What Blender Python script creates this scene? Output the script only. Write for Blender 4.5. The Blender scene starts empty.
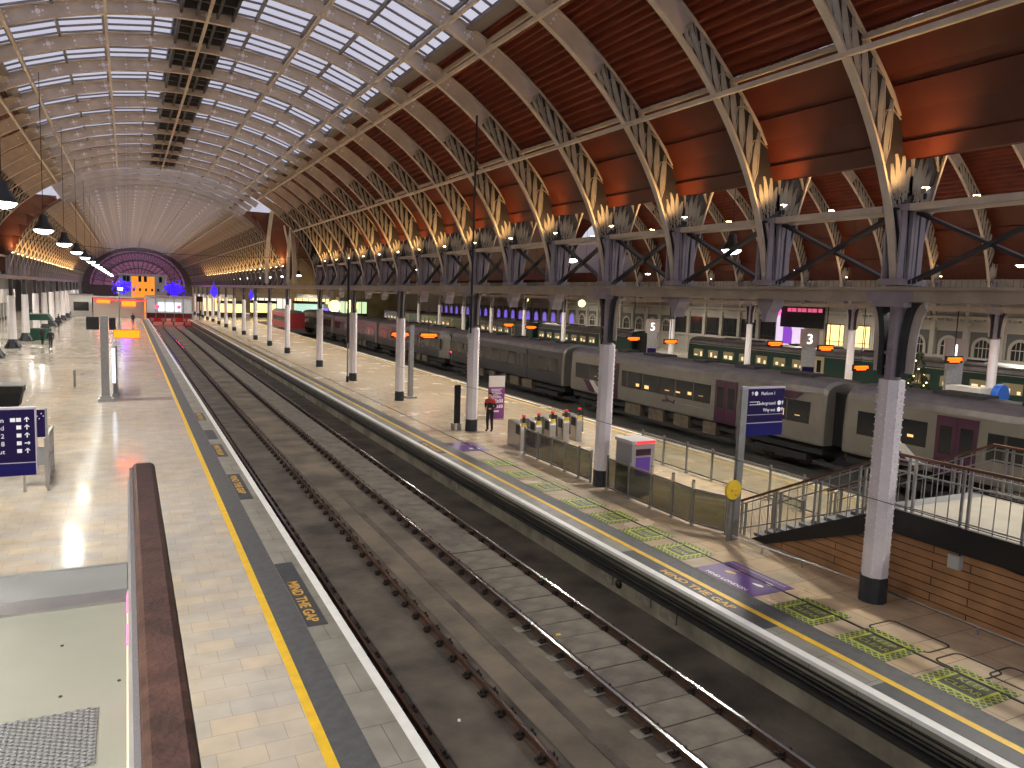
import bpy, bmesh, math, random
from mathutils import Vector, Matrix
random.seed(7)
C = bpy.context.scene.collection
SC = bpy.context.scene
PI = math.pi
sin, cos, sqrt = math.sin, math.cos, math.sqrt

# ------------------------------------------------------------------ materials
MATS = {}
def pm(name, col, rough=0.6, metal=0.0, var=0.0, vscale=3.0, bump=0.0, bscale=40.0, spec=0.5, emit=None, estr=0.0, alpha=None, coat=0.0):
    if name in MATS: return MATS[name]
    m = bpy.data.materials.new(name); m.use_nodes = True
    nt = m.node_tree; b = nt.nodes['Principled BSDF']
    b.inputs['Base Color'].default_value = (*col, 1); b.inputs['Roughness'].default_value = rough
    b.inputs['Metallic'].default_value = metal; b.inputs['Specular IOR Level'].default_value = spec
    if coat: b.inputs['Coat Weight'].default_value = coat
    if var > 0:
        tc = nt.nodes.new('ShaderNodeTexCoord'); n = nt.nodes.new('ShaderNodeTexNoise'); n.inputs['Scale'].default_value = vscale
        n.inputs['Detail'].default_value = 5
        r = nt.nodes.new('ShaderNodeValToRGB')
        r.color_ramp.elements[0].position = .3; r.color_ramp.elements[1].position = .7
        r.color_ramp.elements[0].color = (*[c*(1-var) for c in col], 1); r.color_ramp.elements[1].color = (*[min(1, c*(1+var)) for c in col], 1)
        nt.links.new(tc.outputs['Object'], n.inputs['Vector']); nt.links.new(n.outputs['Fac'], r.inputs['Fac'])
        nt.links.new(r.outputs['Color'], b.inputs['Base Color'])
    if bump > 0:
        tc = nt.nodes.new('ShaderNodeTexCoord'); n = nt.nodes.new('ShaderNodeTexNoise'); n.inputs['Scale'].default_value = bscale
        bp = nt.nodes.new('ShaderNodeBump'); bp.inputs['Strength'].default_value = bump; bp.inputs['Distance'].default_value = .02
        nt.links.new(tc.outputs['Object'], n.inputs['Vector']); nt.links.new(n.outputs['Fac'], bp.inputs['Height']); nt.links.new(bp.outputs['Normal'], b.inputs['Normal'])
    if emit is not None:
        b.inputs['Emission Color'].default_value = (*emit, 1); b.inputs['Emission Strength'].default_value = estr
    MATS[name] = m
    return m

def brick_mat(name, c1, c2, mortar, bw, rh, axes='xy', rough=0.2, msize=.008, bump=.15, noise=.25, rvar=.1, spec=.5, off=.5, stain=0.0):
    m = bpy.data.materials.new(name); m.use_nodes = True; nt = m.node_tree; N = nt.nodes; L = nt.links
    b = N['Principled BSDF']; tc = N.new('ShaderNodeTexCoord'); sp = N.new('ShaderNodeSeparateXYZ'); cb = N.new('ShaderNodeCombineXYZ')
    L.new(tc.outputs['Object'], sp.inputs[0])
    L.new(sp.outputs['XYZ'.index(axes[0].upper())], cb.inputs[0]); L.new(sp.outputs['XYZ'.index(axes[1].upper())], cb.inputs[1])
    t = N.new('ShaderNodeTexBrick'); t.inputs['Color1'].default_value = (*c1, 1); t.inputs['Color2'].default_value = (*c2, 1); t.inputs['Mortar'].default_value = (*mortar, 1)
    t.inputs['Scale'].default_value = 1; t.inputs['Mortar Size'].default_value = msize; t.inputs['Brick Width'].default_value = bw; t.inputs['Row Height'].default_value = rh
    t.offset = off; t.inputs['Mortar Smooth'].default_value = .1; t.inputs['Bias'].default_value = 0
    L.new(cb.outputs[0], t.inputs['Vector'])
    n = N.new('ShaderNodeTexNoise'); n.inputs['Scale'].default_value = 1.7; n.inputs['Detail'].default_value = 6; L.new(tc.outputs['Object'], n.inputs['Vector'])
    mr = N.new('ShaderNodeMapRange'); mr.inputs[1].default_value = .3; mr.inputs[2].default_value = .7; mr.inputs[3].default_value = 1-noise; mr.inputs[4].default_value = 1+noise*.6
    L.new(n.outputs['Fac'], mr.inputs[0])
    mx = N.new('ShaderNodeMix'); mx.data_type = 'RGBA'; mx.blend_type = 'MULTIPLY'; mx.inputs[0].default_value = 1
    L.new(t.outputs['Color'], mx.inputs[6]); L.new(mr.outputs[0], mx.inputs[7]); L.new(mx.outputs[2], b.inputs['Base Color'])
    m2 = N.new('ShaderNodeMapRange'); m2.inputs[1].default_value = .3; m2.inputs[2].default_value = .7; m2.inputs[3].default_value = rough-rvar*.5; m2.inputs[4].default_value = rough+rvar
    n2 = N.new('ShaderNodeTexNoise'); n2.inputs['Scale'].default_value = .6; n2.inputs['Detail'].default_value = 4; L.new(tc.outputs['Object'], n2.inputs['Vector'])
    L.new(n2.outputs['Fac'], m2.inputs[0]); L.new(m2.outputs[0], b.inputs['Roughness'])
    b.inputs['Specular IOR Level'].default_value = spec
    if bump > 0:
        bp = N.new('ShaderNodeBump'); bp.inputs['Strength'].default_value = bump; bp.inputs['Distance'].default_value = .01; bp.invert = True
        L.new(t.outputs['Fac'], bp.inputs['Height']); L.new(bp.outputs['Normal'], b.inputs['Normal'])
    return m

def glass_mat(name, tint, gloss=.12, rough=.05):
    m = bpy.data.materials.new(name); m.use_nodes = True; nt = m.node_tree; N = nt.nodes; L = nt.links
    N.remove(N['Principled BSDF']); o = N['Material Output']
    t = N.new('ShaderNodeBsdfTransparent'); t.inputs[0].default_value = (*tint, 1)
    g = N.new('ShaderNodeBsdfGlossy'); g.inputs['Roughness'].default_value = rough
    x = N.new('ShaderNodeMixShader'); x.inputs[0].default_value = gloss
    L.new(t.outputs[0], x.inputs[1]); L.new(g.outputs[0], x.inputs[2]); L.new(x.outputs[0], o.inputs[0])
    return m

def em(name, col, s):
    return pm(name, tuple(c*.6 for c in col), .5, emit=col, estr=s)

M_paver = brick_mat('pale_stone_paving', (.55,.465,.35), (.46,.435,.39), (.32,.28,.22), .60, .42, 'xy', .135, .004, .05, .14, .05, .5)
M_paver2 = brick_mat('buff_stone_paving', (.60,.455,.29), (.52,.43,.31), (.17,.13,.09), 1.2, .75, 'xy', .23, .006, .06, .18, .06, .5)
M_coping = brick_mat('worn_grey_coping', (.29,.275,.235), (.25,.24,.205), (.09,.09,.08), 3, .95, 'xy', .45, .006, .1, .25, .1, .35)
M_tactile = pm('charcoal_tactile_paving', (.085,.088,.092), .55, var=.2, vscale=6, bump=.4, bscale=60)
M_yellow = pm('yellow_line_paint', (.80,.50,.025), .45, var=.1, vscale=5)
M_white = pm('white_line_paint', (.80,.80,.77), .45, var=.06, vscale=4)
M_patch = pm('dark_slate_patch', (.05,.054,.058), .5, var=.2, vscale=5)
M_ytext = pm('worn_yellow_lettering', (.62,.36,.06), .5, var=.25, vscale=9)
M_bed = pm('oily_track_concrete', (.078,.064,.050), .75, var=.6, vscale=.9, bump=.7, bscale=9)
M_bed2 = pm('brown_track_dirt', (.13,.105,.078), .8, var=.5, vscale=.7, bump=.8, bscale=8)
M_sleeper = pm('grey_concrete_sleeper', (.135,.118,.095), .75, var=.35, vscale=2.5, bump=.5, bscale=14)
M_pad = pm('pale_rail_pad', (.15,.135,.11), .8, var=.3, vscale=5)
M_rust = pm('rusty_rail_steel', (.075,.042,.028), .6, .3, var=.35, vscale=8)
M_railtop = pm('polished_rail_head', (.42,.40,.40), .22, 1.0)
M_chair = pm('rusty_rail_clip', (.03,.022,.018), .65, .3, var=.3, vscale=12)
M_wallc = pm('stained_platform_concrete', (.19,.17,.13), .8, var=.5, vscale=1.2, bump=.3, bscale=12)
M_black = pm('black_paint', (.008,.008,.009), .5)
M_cable = pm('black_cable', (.012,.012,.012), .4)
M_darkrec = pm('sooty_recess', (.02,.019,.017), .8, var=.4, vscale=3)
M_ironweb = pm('warm_grey_iron', (.56,.49,.43), .5, var=.15, vscale=2)
M_flange = pm('cream_iron_paint', (.56,.48,.385), .42, var=.15, vscale=2.5)
M_scrollbg = pm('dark_web_plate', (.022,.018,.019), .5, var=.2, vscale=4)  # near-black plate behind the scroll leaves and in the pedestals
M_leaf = pm('cream_scroll_paint', (.42,.37,.29), .4, var=.12, vscale=6)
M_girder = pm('buff_girder_paint', (.36,.295,.225), .45, var=.15, vscale=2)
M_lav = pm('lavender_iron_paint', (.30,.255,.28), .45, var=.12, vscale=3)
M_darkiron = pm('dark_bracing_iron', (.035,.03,.032), .5, var=.2, vscale=3)
M_colwhite = pm('white_column_paint', (.82,.77,.78), .38, var=.05, vscale=2)
M_colblack = pm('blue_black_column_base', (.022,.026,.032), .45, var=.2, vscale=5)
M_brown = pm('red_brown_roof_sheet', (.095,.017,.007), .45, var=.22, vscale=1.3)
M_brown2 = pm('red_brown_corrugated_sheet', (.20,.040,.016), .45, var=.2, vscale=1.5)
M_bar = pm('grey_glazing_bar', (.20,.19,.19), .5)
M_glaze = glass_mat('roof_glazing', (.88,.87,.92), .06, .1)
M_steel = pm('brushed_steel', (.42,.41,.40), .32, .9, var=.08, vscale=8)
M_galv = pm('grey_galvanised_steel', (.30,.30,.30), .42, .6, var=.12, vscale=6)
M_wood = brick_mat('brown_timber_cladding', (.44,.235,.108), (.36,.185,.082), (.025,.015,.009), 2.3, .165, 'yz', .55, .010, .4, .3, .1, .4, .33)
M_rail_wood = pm('dark_polished_handrail', (.042,.020,.015), .45, var=.5, vscale=14, bump=.15, bscale=60)
M_rail_brown = pm('brown_stair_handrail', (.11,.05,.028), .35, var=.2, vscale=5)
M_deckmetal = pm('pale_metal_panel', (.235,.24,.20), .33, .25, var=.08, vscale=2.5)
M_deckgrey = pm('grey_rubber_panel', (.16,.165,.165), .5, var=.15, vscale=4)
M_pink = pm('pink_tape', (.85,.22,.50), .5)
M_signblue = pm('navy_purple_sign', (.010,.0045,.045), .6, spec=.15, emit=(.03,.014,.16), estr=.03)
M_signblue2 = pm('royal_blue_sign_band', (.008,.007,.085), .6, spec=.15, emit=(.02,.016,.24), estr=.03)
M_signtext = pm('white_sign_lettering', (.8,.8,.85), .4, emit=(.8,.8,.9), estr=.08)
M_yello = pm('bright_yellow_plastic', (.72,.50,.03), .4)
M_dglass = glass_mat('smoked_glass', (.42,.42,.38), .10, .03)
M_cglass = glass_mat('clear_glass', (.80,.82,.80), .09, .03)
M_purple = pm('purple_floor_vinyl', (.105,.045,.20), .4)
M_green = pm('lime_floor_vinyl', (.38,.44,.09), .5, var=.2, vscale=8)
M_dkgreen = pm('dark_floor_vinyl', (.07,.075,.05), .5, var=.2, vscale=8)
M_led = em('amber_led_text', (1.0,.10,.004), 4.5)
M_leddim = em('amber_led_glow', (1.0,.075,.0), 6)
M_redlamp = em('red_signal_lamp', (1.0,.02,.06), 5)
M_lampw = em('white_lamp_lens', (.92,1.0,.95), 13)
M_lampwarm = em('warm_lamp_lens', (1.0,.72,.36), 30)
M_lampshade = pm('dark_grey_lamp_shade', (.05,.055,.06), .4, .5)
M_trainsilver = pm('warm_silver_train_paint', (.215,.195,.168), .28, .35, var=.06, vscale=2)
M_trainroof = pm('grey_train_roof', (.125,.105,.10), .42, .2, var=.25, vscale=2)
M_trainpurple = pm('dark_purple_train_paint', (.050,.015,.036), .3)
M_traindark = pm('train_underframe_black', (.012,.011,.011), .7, var=.3, vscale=4)
M_trainbox = pm('brown_underframe_box', (.10,.075,.05), .7, var=.3, vscale=4)
M_traingrey = pm('dark_grey_train_paint', (.055,.052,.055), .3, .2)
M_window = pm('dark_train_window', (.014,.016,.018), .12, spec=.3)
M_traingreen = pm('deep_green_train_paint', (.016,.050,.038), .28)
M_cream = pm('cream_train_door', (.45,.38,.23), .4)
M_facade = pm('white_stucco', (.50,.46,.40), .6, var=.08, vscale=.7)
M_facdark = pm('grey_stucco_recess', (.13,.13,.13), .6)
M_facwin = pm('dark_office_window', (.03,.033,.035), .08, spec=.7)
M_litwin = em('lit_yellow_window', (1.0,.68,.26), 1.5)
M_litgreen = em('lit_pale_green_window', (.55,.85,.72), .7)
M_litpurple = em('purple_lit_panel', (.16,.06,.95), 2.0)
M_gate_purple = em('purple_screen', (.14,.05,.40), .16)
M_skin = pm('skin_tone', (.45,.26,.18), .5)
M_clothblack = pm('black_cloth', (.012,.012,.014), .8)
M_clothnavy = pm('navy_cloth', (.016,.018,.028), .8)
M_clothred = pm('red_cloth', (.52,.05,.045), .7)
M_hair = pm('dark_hair', (.015,.011,.009), .6)
M_bufferred = pm('red_buffer_paint', (.28,.02,.025), .4)
M_whitepanel = pm('white_wall_panel', (.55,.54,.50), .5, var=.05)
M_greenpanel = pm('green_shop_panel', (.05,.22,.10), .5, emit=(.05,.4,.12), estr=.4)

# ------------------------------------------------------------------ mesh builder
class MB:
    def __init__(s): s.v = []; s.f = []
    def add(s, vs, fs):
        o = len(s.v); s.v += [tuple(p) for p in vs]; s.f += [tuple(i+o for i in q) for q in fs]; return s
    def box(s, x0, x1, y0, y1, z0, z1):
        vs = [(x0,y0,z0),(x1,y0,z0),(x1,y1,z0),(x0,y1,z0),(x0,y0,z1),(x1,y0,z1),(x1,y1,z1),(x0,y1,z1)]
        return s.add(vs, [(0,3,2,1),(4,5,6,7),(0,1,5,4),(1,2,6,5),(2,3,7,6),(3,0,4,7)])
    def bar(s, a, b, w, h, up=(0,0,1)):
        a = Vector(a); b = Vector(b); d = (b-a).normalized(); u = Vector(up)
        r = d.cross(u)
        if r.length < 1e-4: r = d.cross(Vector((1,0,0)))
        r.normalize(); u = r.cross(d).normalized(); r *= w/2; u *= h/2
        vs = [a-r-u, a+r-u, a+r+u, a-r+u, b-r-u, b+r-u, b+r+u, b-r+u]
        return s.add(vs, [(0,1,2,3),(7,6,5,4),(0,4,5,1),(1,5,6,2),(2,6,7,3),(3,7,4,0)])
    def tube(s, pts, r, n=8, cap=True):
        P = [Vector(p) for p in pts]; R = r if isinstance(r, (list, tuple)) else [r]*len(P)
        rings = []; pu = None
        for i, p in enumerate(P):
            d = (P[min(i+1, len(P)-1)]-P[max(i-1, 0)]).normalized()
            if pu is None: pu = d.orthogonal().normalized()
            u = (pu-d*pu.dot(d)).normalized(); pu = u; w = d.cross(u)
            rings.append([p+(u*cos(2*PI*k/n)+w*sin(2*PI*k/n))*R[i] for k in range(n)])
        vs = [q for g in rings for q in g]; fs = []
        for i in range(len(P)-1):
            for k in range(n):
                fs.append((i*n+k, i*n+(k+1) % n, (i+1)*n+(k+1) % n, (i+1)*n+k))
        if cap: fs.append(tuple(range(n-1, -1, -1))); fs.append(tuple((len(P)-1)*n+k for k in range(n)))
        return s.add(vs, fs)
    def lathe(s, prof, n=16, c=(0,0,0), capb=True, capt=True, axis='z', rot=0.0):
        vs = []; fs = []
        for (r, z) in prof:
            for k in range(n):
                a = 2*PI*k/n+rot; x, y = r*cos(a), r*sin(a)
                if axis == 'z': vs.append((c[0]+x, c[1]+y, c[2]+z))
                elif axis == 'y': vs.append((c[0]+x, c[1]+z, c[2]-y))
                else: vs.append((c[0]+z, c[1]+x, c[2]+y))
        m = len(prof)
        for i in range(m-1):
            for k in range(n): fs.append((i*n+k, i*n+(k+1) % n, (i+1)*n+(k+1) % n, (i+1)*n+k))
        if capb: fs.append(tuple(range(n-1, -1, -1)))
        if capt: fs.append(tuple((m-1)*n+k for k in range(n)))
        return s.add(vs, fs)
    def extrude(s, poly, axis, a0, a1):
        """poly: 2D points; axis 'y': (x,z) along y ; 'x': (y,z) along x ; 'z': (x,y) along z"""
        def mk(p, a):
            return (p[0], a, p[1]) if axis == 'y' else (a, p[0], p[1]) if axis == 'x' else (p[0], p[1], a)
        n = len(poly); vs = [mk(p, a0) for p in poly]+[mk(p, a1) for p in poly]
        fs = [tuple(range(n)), tuple(range(2*n-1, n-1, -1))]+[(i, (i+1) % n, n+(i+1) % n, n+i) for i in range(n)]
        return s.add(vs, fs)
    def strip(s, prof, axis, a0, a1):
        """open profile extruded (a sheet)"""
        def mk(p, a):
            return (p[0], a, p[1]) if axis == 'y' else (a, p[0], p[1])
        n = len(prof); vs = [mk(p, a0) for p in prof]+[mk(p, a1) for p in prof]
        return s.add(vs, [(i, i+1, n+i+1, n+i) for i in range(n-1)])
    def quad(s, a, b, c, d): return s.add([a,b,c,d], [(0,1,2,3)])
    def sphere(s, c, r, n=10, m=6, sz=1.0):
        prof = [(max(1e-4, r*sin(PI*i/m)), -r*sz*cos(PI*i/m)) for i in range(m+1)]
        return s.lathe(prof, n, c)
    def mesh(s, name, mat, smooth=False, recalc=True):
        me = bpy.data.meshes.new(name); me.from_pydata(s.v, [], s.f); me.update()
        if recalc:
            bm = bmesh.new(); bm.from_mesh(me); bmesh.ops.recalc_face_normals(bm, faces=bm.faces); bm.to_mesh(me); bm.free()
        if mat: me.materials.append(mat)
        if smooth:
            for p in me.polygons: p.use_smooth = True
        return me
    def build(s, name, mat, parent=None, smooth=False, loc=None, rot=None):
        return obj(name, s.mesh(name, mat, smooth), parent, loc, rot)

def obj(name, me, parent=None, loc=None, rot=None):
    o = bpy.data.objects.new(name, me); C.objects.link(o)
    if parent: o.parent = parent
    if loc: o.location = loc
    if rot: o.rotation_euler = rot
    return o
def tag(o, label, cat, group=None, kind=None):
    o['label'] = label; o['category'] = cat
    if group: o['group'] = group
    if kind: o['kind'] = kind
    return o
def thing(name, label, cat, loc=(0,0,0), rz=0.0, group=None):
    o = bpy.data.objects.new(name, None); C.objects.link(o); o.location = loc; o.rotation_euler = (0,0,rz)
    o.empty_display_size = .2
    return tag(o, label, cat, group)
def struct(name, mb, mat, smooth=False):
    o = mb.build(name, mat, None, smooth); o['kind'] = 'structure'; return o
def dup(root, loc, rz=None, label=None, group=None):
    r = root.copy(); C.objects.link(r); r.location = loc
    if rz is not None: r.rotation_euler = (0,0,rz)
    if label: r['label'] = label
    if group: r['group'] = group
    for ch in list(root.children):
        c = ch.copy(); C.objects.link(c); c.parent = r
        for g in list(ch.children):
            d = g.copy(); C.objects.link(d); d.parent = c
    return r
def text_mesh(txt, size, mat, ext=.002, align='LEFT', spacing=1.0, bold=0.0):
    cu = bpy.data.curves.new('lettering', 'FONT'); cu.body = txt; cu.size = size; cu.extrude = ext; cu.align_x = align; cu.space_character = spacing
    cu.offset = bold; cu.resolution_u = 3
    t = bpy.data.objects.new('lettering', cu); C.objects.link(t)
    dg = bpy.context.evaluated_depsgraph_get(); me = bpy.data.meshes.new_from_object(t.evaluated_get(dg))
    bpy.data.objects.remove(t); me.materials.clear(); me.materials.append(mat); return me
def text_obj(name, txt, size, mat, origin, right, up, parent=None, align='LEFT', ext=.002, sx=1.0, bold=0.0):
    me = text_mesh(txt, size, mat, ext, align, 1.0, bold); o = bpy.data.objects.new(name, me); C.objects.link(o)
    r = Vector(right).normalized(); u = Vector(up).normalized(); n = r.cross(u)
    M = Matrix((r*sx, u, n)).transposed().to_4x4(); M.translation = Vector(origin)
    if parent:
        o.parent = parent
    o.matrix_local = M
    return o
ORD = ('first second third fourth fifth sixth seventh eighth ninth tenth eleventh twelfth thirteenth fourteenth fifteenth sixteenth seventeenth eighteenth nineteenth').split()
def ordw(n):
    if n <= 19: return ORD[n-1]
    tens = {2:'twenty',3:'thirty',4:'forty',5:'fifty',6:'sixty',7:'seventy',8:'eighty',9:'ninety'}[n//10]
    return (tens[:-1]+'ieth') if n % 10 == 0 else tens+'-'+ORD[n % 10-1]

# ------------------------------------------------------------------ camera
CZ = 5.865
yaw, pitch, roll, FPX = .4711, -.1114, .0361, 758.4
fw = Vector((sin(yaw)*cos(pitch), cos(yaw)*cos(pitch), sin(pitch)))
r0 = Vector((cos(yaw), -sin(yaw), 0)); u0 = r0.cross(fw)
rr = cos(roll)*r0+sin(roll)*u0; uu = -sin(roll)*r0+cos(roll)*u0
cam = bpy.data.cameras.new('camera'); cam.sensor_width = 36; cam.lens = FPX/1024*36; cam.clip_start = .05; cam.clip_end = 600
co = bpy.data.objects.new('camera', cam); C.objects.link(co)
Mx = Matrix((rr, uu, -fw)).transposed().to_4x4(); Mx.translation = (0,0,CZ); co.matrix_world = Mx
SC.camera = co

# ------------------------------------------------------------------ arches
class Vault:
    def __init__(s, c, a, z0, b, xr, zlow, fl, gl, depth=1.0):
        s.c, s.a, s.z0, s.b, s.xr, s.zlow, s.fl, s.gl, s.k = c, a, z0, b, xr, zlow, fl, gl, depth
    def z(s, x):
        q = (x-s.c)/s.a; return s.z0+s.b*sqrt(max(0, 1-q*q))
    def inner(s, t):  # t = ellipse angle, 0 right spring, pi left
        return (s.c+s.a*cos(t), s.z0+s.b*sin(t))
    def normal(s, t):
        n = Vector((cos(t)/s.a, sin(t)/s.b)).normalized(); return (n.x, n.y)
    def dep(s, t):
        q = abs(cos(t)); return s.k*(.40+.30*q*q+.42*max(0, (q-.80)/.2)**1.3)
    def outer(s, t, extra=0.0):
        p = s.inner(t); n = s.normal(t); d = s.dep(t)+extra
        x = p[0]+n[0]*d; z = p[1]+n[1]*d
        return (min(max(x, 2*s.c-s.xr), s.xr), z)
    def t_at(s, q): return math.acos(max(-1, min(1, q)))
    def t_low(s, z): return math.asin((z-s.z0)/s.b)
V1 = Vault(2.4, 10.95, 5.5, 8.65, 13.50, 6.42, .535, .826)
V2 = Vault(28.95, 15.15, 5.5, 11.9, 44.4, 6.42, .58, .85, 1.15)
YR0, YP = 9.95, 3.355
TR0, TR1 = YR0+15*YP, 73.9        # transept
YEND = 192.0
YBACK = -9.0

def arc_mesh(V, fn_in, fn_out, ta, tb, n, y0, y1):
    mb = MB(); vs = []
    for i in range(n+1):
        t = ta+(tb-ta)*i/n; a = fn_in(t); b = fn_out(t)
        vs += [(a[0],y0,a[1]),(b[0],y0,b[1]),(b[0],y1,b[1]),(a[0],y1,a[1])]
    fs = []
    for i in range(n):
        for k in range(4):
            fs.append((i*4+k, i*4+(k+1) % 4, (i+1)*4+(k+1) % 4, (i+1)*4+k))
    fs += [(0,1,2,3), (n*4+3, n*4+2, n*4+1, n*4)]
    return mb.add(vs, fs)

def rib_meshes(V):
    tl = V.t_low(V.zlow); ts = V.t_at(.73); out = {}
    off = lambda d: (lambda t: (lambda p, n: (p[0]+n[0]*d, p[1]+n[1]*d))(V.inner(t), V.normal(t)))
    out['inner_flange'] = [(arc_mesh(V, V.inner, off(.05), tl, PI-tl, 72, -.08, .08), M_flange)]
    toph = V.t_low(7.8)
    out['outer_flange'] = [(arc_mesh(V, lambda t: V.outer(t, -.05), lambda t: V.outer(t, 0), toph, PI-toph, 64, -.08, .08), M_flange)]
    # upper web with star perforations (made further down as pale discs standing proud of the plate)
    out['web'] = [(arc_mesh(V, off(.05), lambda t: V.outer(t, -.05), ts, PI-ts, 48, -.02, .02), M_ironweb)]
    for side in (0, 1):
        a, b = (tl, ts) if side == 0 else (PI-ts, PI-tl)
        out.setdefault('scroll_plate', []).append((arc_mesh(V, off(.05), lambda t: V.outer(t, -.05), a, b, 20, -.018, .018), M_scrollbg))
        # leaves
        K = 60; tt = [V.t_low(7.75)+(ts-V.t_low(7.75))*i/K for i in range(K+1)]
        P = [V.inner(t) for t in tt]; S = [0]
        for i in range(K): S.append(S[-1]+math.dist(P[i], P[i+1]))
        Ltot = S[-1]
        def at(l, w):
            l = max(0, min(Ltot-1e-6, l)); i = 0
            while S[i+1] < l: i += 1
            f = (l-S[i])/(S[i+1]-S[i]); t = tt[i]+(tt[i+1]-tt[i])*f
            p = V.inner(t); o = V.outer(t); w = .07+w*.86
            x = p[0]+(o[0]-p[0])*w; z = p[1]+(o[1]-p[1])*w
            if side: x = 2*V.c-x
            return x, z
        mb = MB()
        def leaf(l0, w0, l1, w1, bend, wid):
            n = 8; cl = []
            for i in range(n+1):
                f = i/n; l = l0+(l1-l0)*f; w = w0+(w1-w0)*f+bend*sin(PI*f)
                cl.append(at(l, max(0, min(1, w))))
            for sy in (-1, 1):
                vs = []; fs = []
                for i in range(n+1):
                    f = i/n; p = Vector(cl[i]); q = Vector(cl[min(n, i+1)])-Vector(cl[max(0, i-1)])
                    if q.length < 1e-5: q = Vector((0, 1))
                    q.normalize(); nn = Vector((-q.y, q.x)); h = wid*sin(PI*(.05+.9*f))**1.15/2
                    vs += [(p.x-nn.x*h, sy*.022, p.y-nn.y*h), (p.x, sy*.075, p.y), (p.x+nn.x*h, sy*.022, p.y+nn.y*h)]
                for i in range(n):
                    fs += [(i*3, i*3+1, i*3+4, i*3+3), (i*3+1, i*3+2, i*3+5, i*3+4)]
                mb.add(vs, fs)
        def stem(pts, r):
            for sy in (-1, 1):
                Q = [at(*p) for p in pts]; mb.tube([(x, sy*.05, z) for x, z in Q], r, 5)
        # fan at the foot
        for j, (dl, w1) in enumerate([(.55,.02),(.80,.24),(.92,.50),(.82,.76),(.55,.98)]):
            leaf(.16, .13+.185*j, dl+.05, .04+.23*j, 0, .15)
            stem([(.02, .10+.19*j), (.12, .04+.19*j), (.2, .13+.19*j), (.12, .22+.19*j)], .013)
        for j in range(3):
            stem([(.05+.0*j, .15+.35*j-.15*(j > 1)), (.2, .12+.3*j), (.28, .3+.22*j), (.18, .45+.2*j), (.05, .42+.2*j)], .016)
        l = .92; k = 0
        while l < Ltot-.30:
            sh = 1-.35*l/Ltot
            leaf(l, .03, l+.95, .95, -.05, .145*sh+.03)
            stem([(l-.02, .0), (l+.2, .30), (l+.5, .58), (l+.93, 1.0)], .012)
            if k % 2 == 0: stem([(l+.55, .99), (l+.78, .86), (l+.84, .62), (l+.76, .45)], .014)
            l += .40; k += 1
        stem([(0, .02), (Ltot*.25, .03), (Ltot*.5, .03), (Ltot*.75, .04), (Ltot*.97, .3)], .018)
        out.setdefault('scrollwork', []).append((mb, M_leaf))
        # rivet-headed inner border of the scroll
        # foot: box pedestal between girder and upper rail
        s = -1 if side else 1
        def X(x): return V.c+s*x
        xi = V.inner(V.t_low(7.0))[0]-V.c
        xo = V.xr-V.c
        pb = MB()
        out_l = [(xi+.02, 6.5), (xi-.02, 7.2), (xi-.42, 7.82)]; 
        dk = MB().extrude([(X(xi+.10), 6.45), (X(xo-.05), 6.45), (X(xo-.05), 7.85), (X(xi-.16), 7.85), (X(xi+.05), 7.2)], 'y', -.12, .12)
        out.setdefault('pedestal_panel', []).append((dk, M_scrollbg))
        for sy in (-.14, .14):
            for A, B in (((xo-.05,6.45),(xo-.16,7.82)),((xi+.14,6.5),(xi+.09,7.2)),((xi+.09,7.2),(xi-.10,7.8)),((xi+.22,6.5),(xi+.16,7.8))):
                pb.bar((X(A[0]), sy, A[1]), (X(B[0]), sy, B[1]), .05, .05)
            for zc_, rc in ((6.75,.09),(7.05,.08),(7.35,.09)):
                cxx = xi+.13
                P = [(X(cxx+rc*cos(u)), sy, zc_+rc*1.3*sin(u)) for u in [2*PI*j/10 for j in range(11)]]
                pb.tube(P, .014, 5)
            pb.box(min(X(xo-.34),X(xo-.20)), max(X(xo-.34),X(xo-.20)), min(sy,sy*1.3), max(sy,sy*1.3), 6.5, 7.82)
        pb.box(min(X(xo-.09), X(xo-.01)), max(X(xo-.09), X(xo-.01)), -.22, .22, 6.42, 7.85)
        pb.box(min(X(xi-.05), X(xo-.01)), max(X(xi-.05), X(xo-.01)), -.26, .26, 7.80, 7.92)
        pb.box(min(X(xi-.02), X(xo-.01)), max(X(xi-.02), X(xo-.01)), -.24, .24, 6.40, 6.52)
        out.setdefault('pedestal', []).append((pb, M_lav))
    # star holes: pale discs, brightness of the open holes put into their colour
    hb = MB()
    for i in range(-9, 10):
        q = i*.068
        t = V.t_at(q); p = V.inner(t); n = V.normal(t); d = V.dep(t)*.5
        c0 = Vector((p[0]+n[0]*d, p[1]+n[1]*d)); tg = Vector((-n[1], n[0]))
        big = (i % 2 == 0)
        for (ds, dn, r) in ([(0,0,.075),(.13,0,.03),(-.13,0,.03),(0,.12,.025),(0,-.12,.025)] if big else [(0,0,.04),(0,.13,.022),(0,-.13,.022)]):
            c = c0+tg*ds+Vector(n)*dn
            hb.lathe([(r, -.026), (r, .026)], 8, (c.x, 0, c.y), axis='y')
    nweb = len(out['web'][0][0].f); out['web'][0][0].add(hb.v, hb.f)
    res = {k: [(b.mesh('rib_'+k, m, False), m) for b, m in v] for k, v in out.items()}
    me = res['web'][0][0]; me.materials.append(STAR)
    for p in list(me.polygons)[nweb:]: p.material_index = 1
    return res
STAR = pm('pale_hole_disc', (.88,.86,.92), .4)

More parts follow.
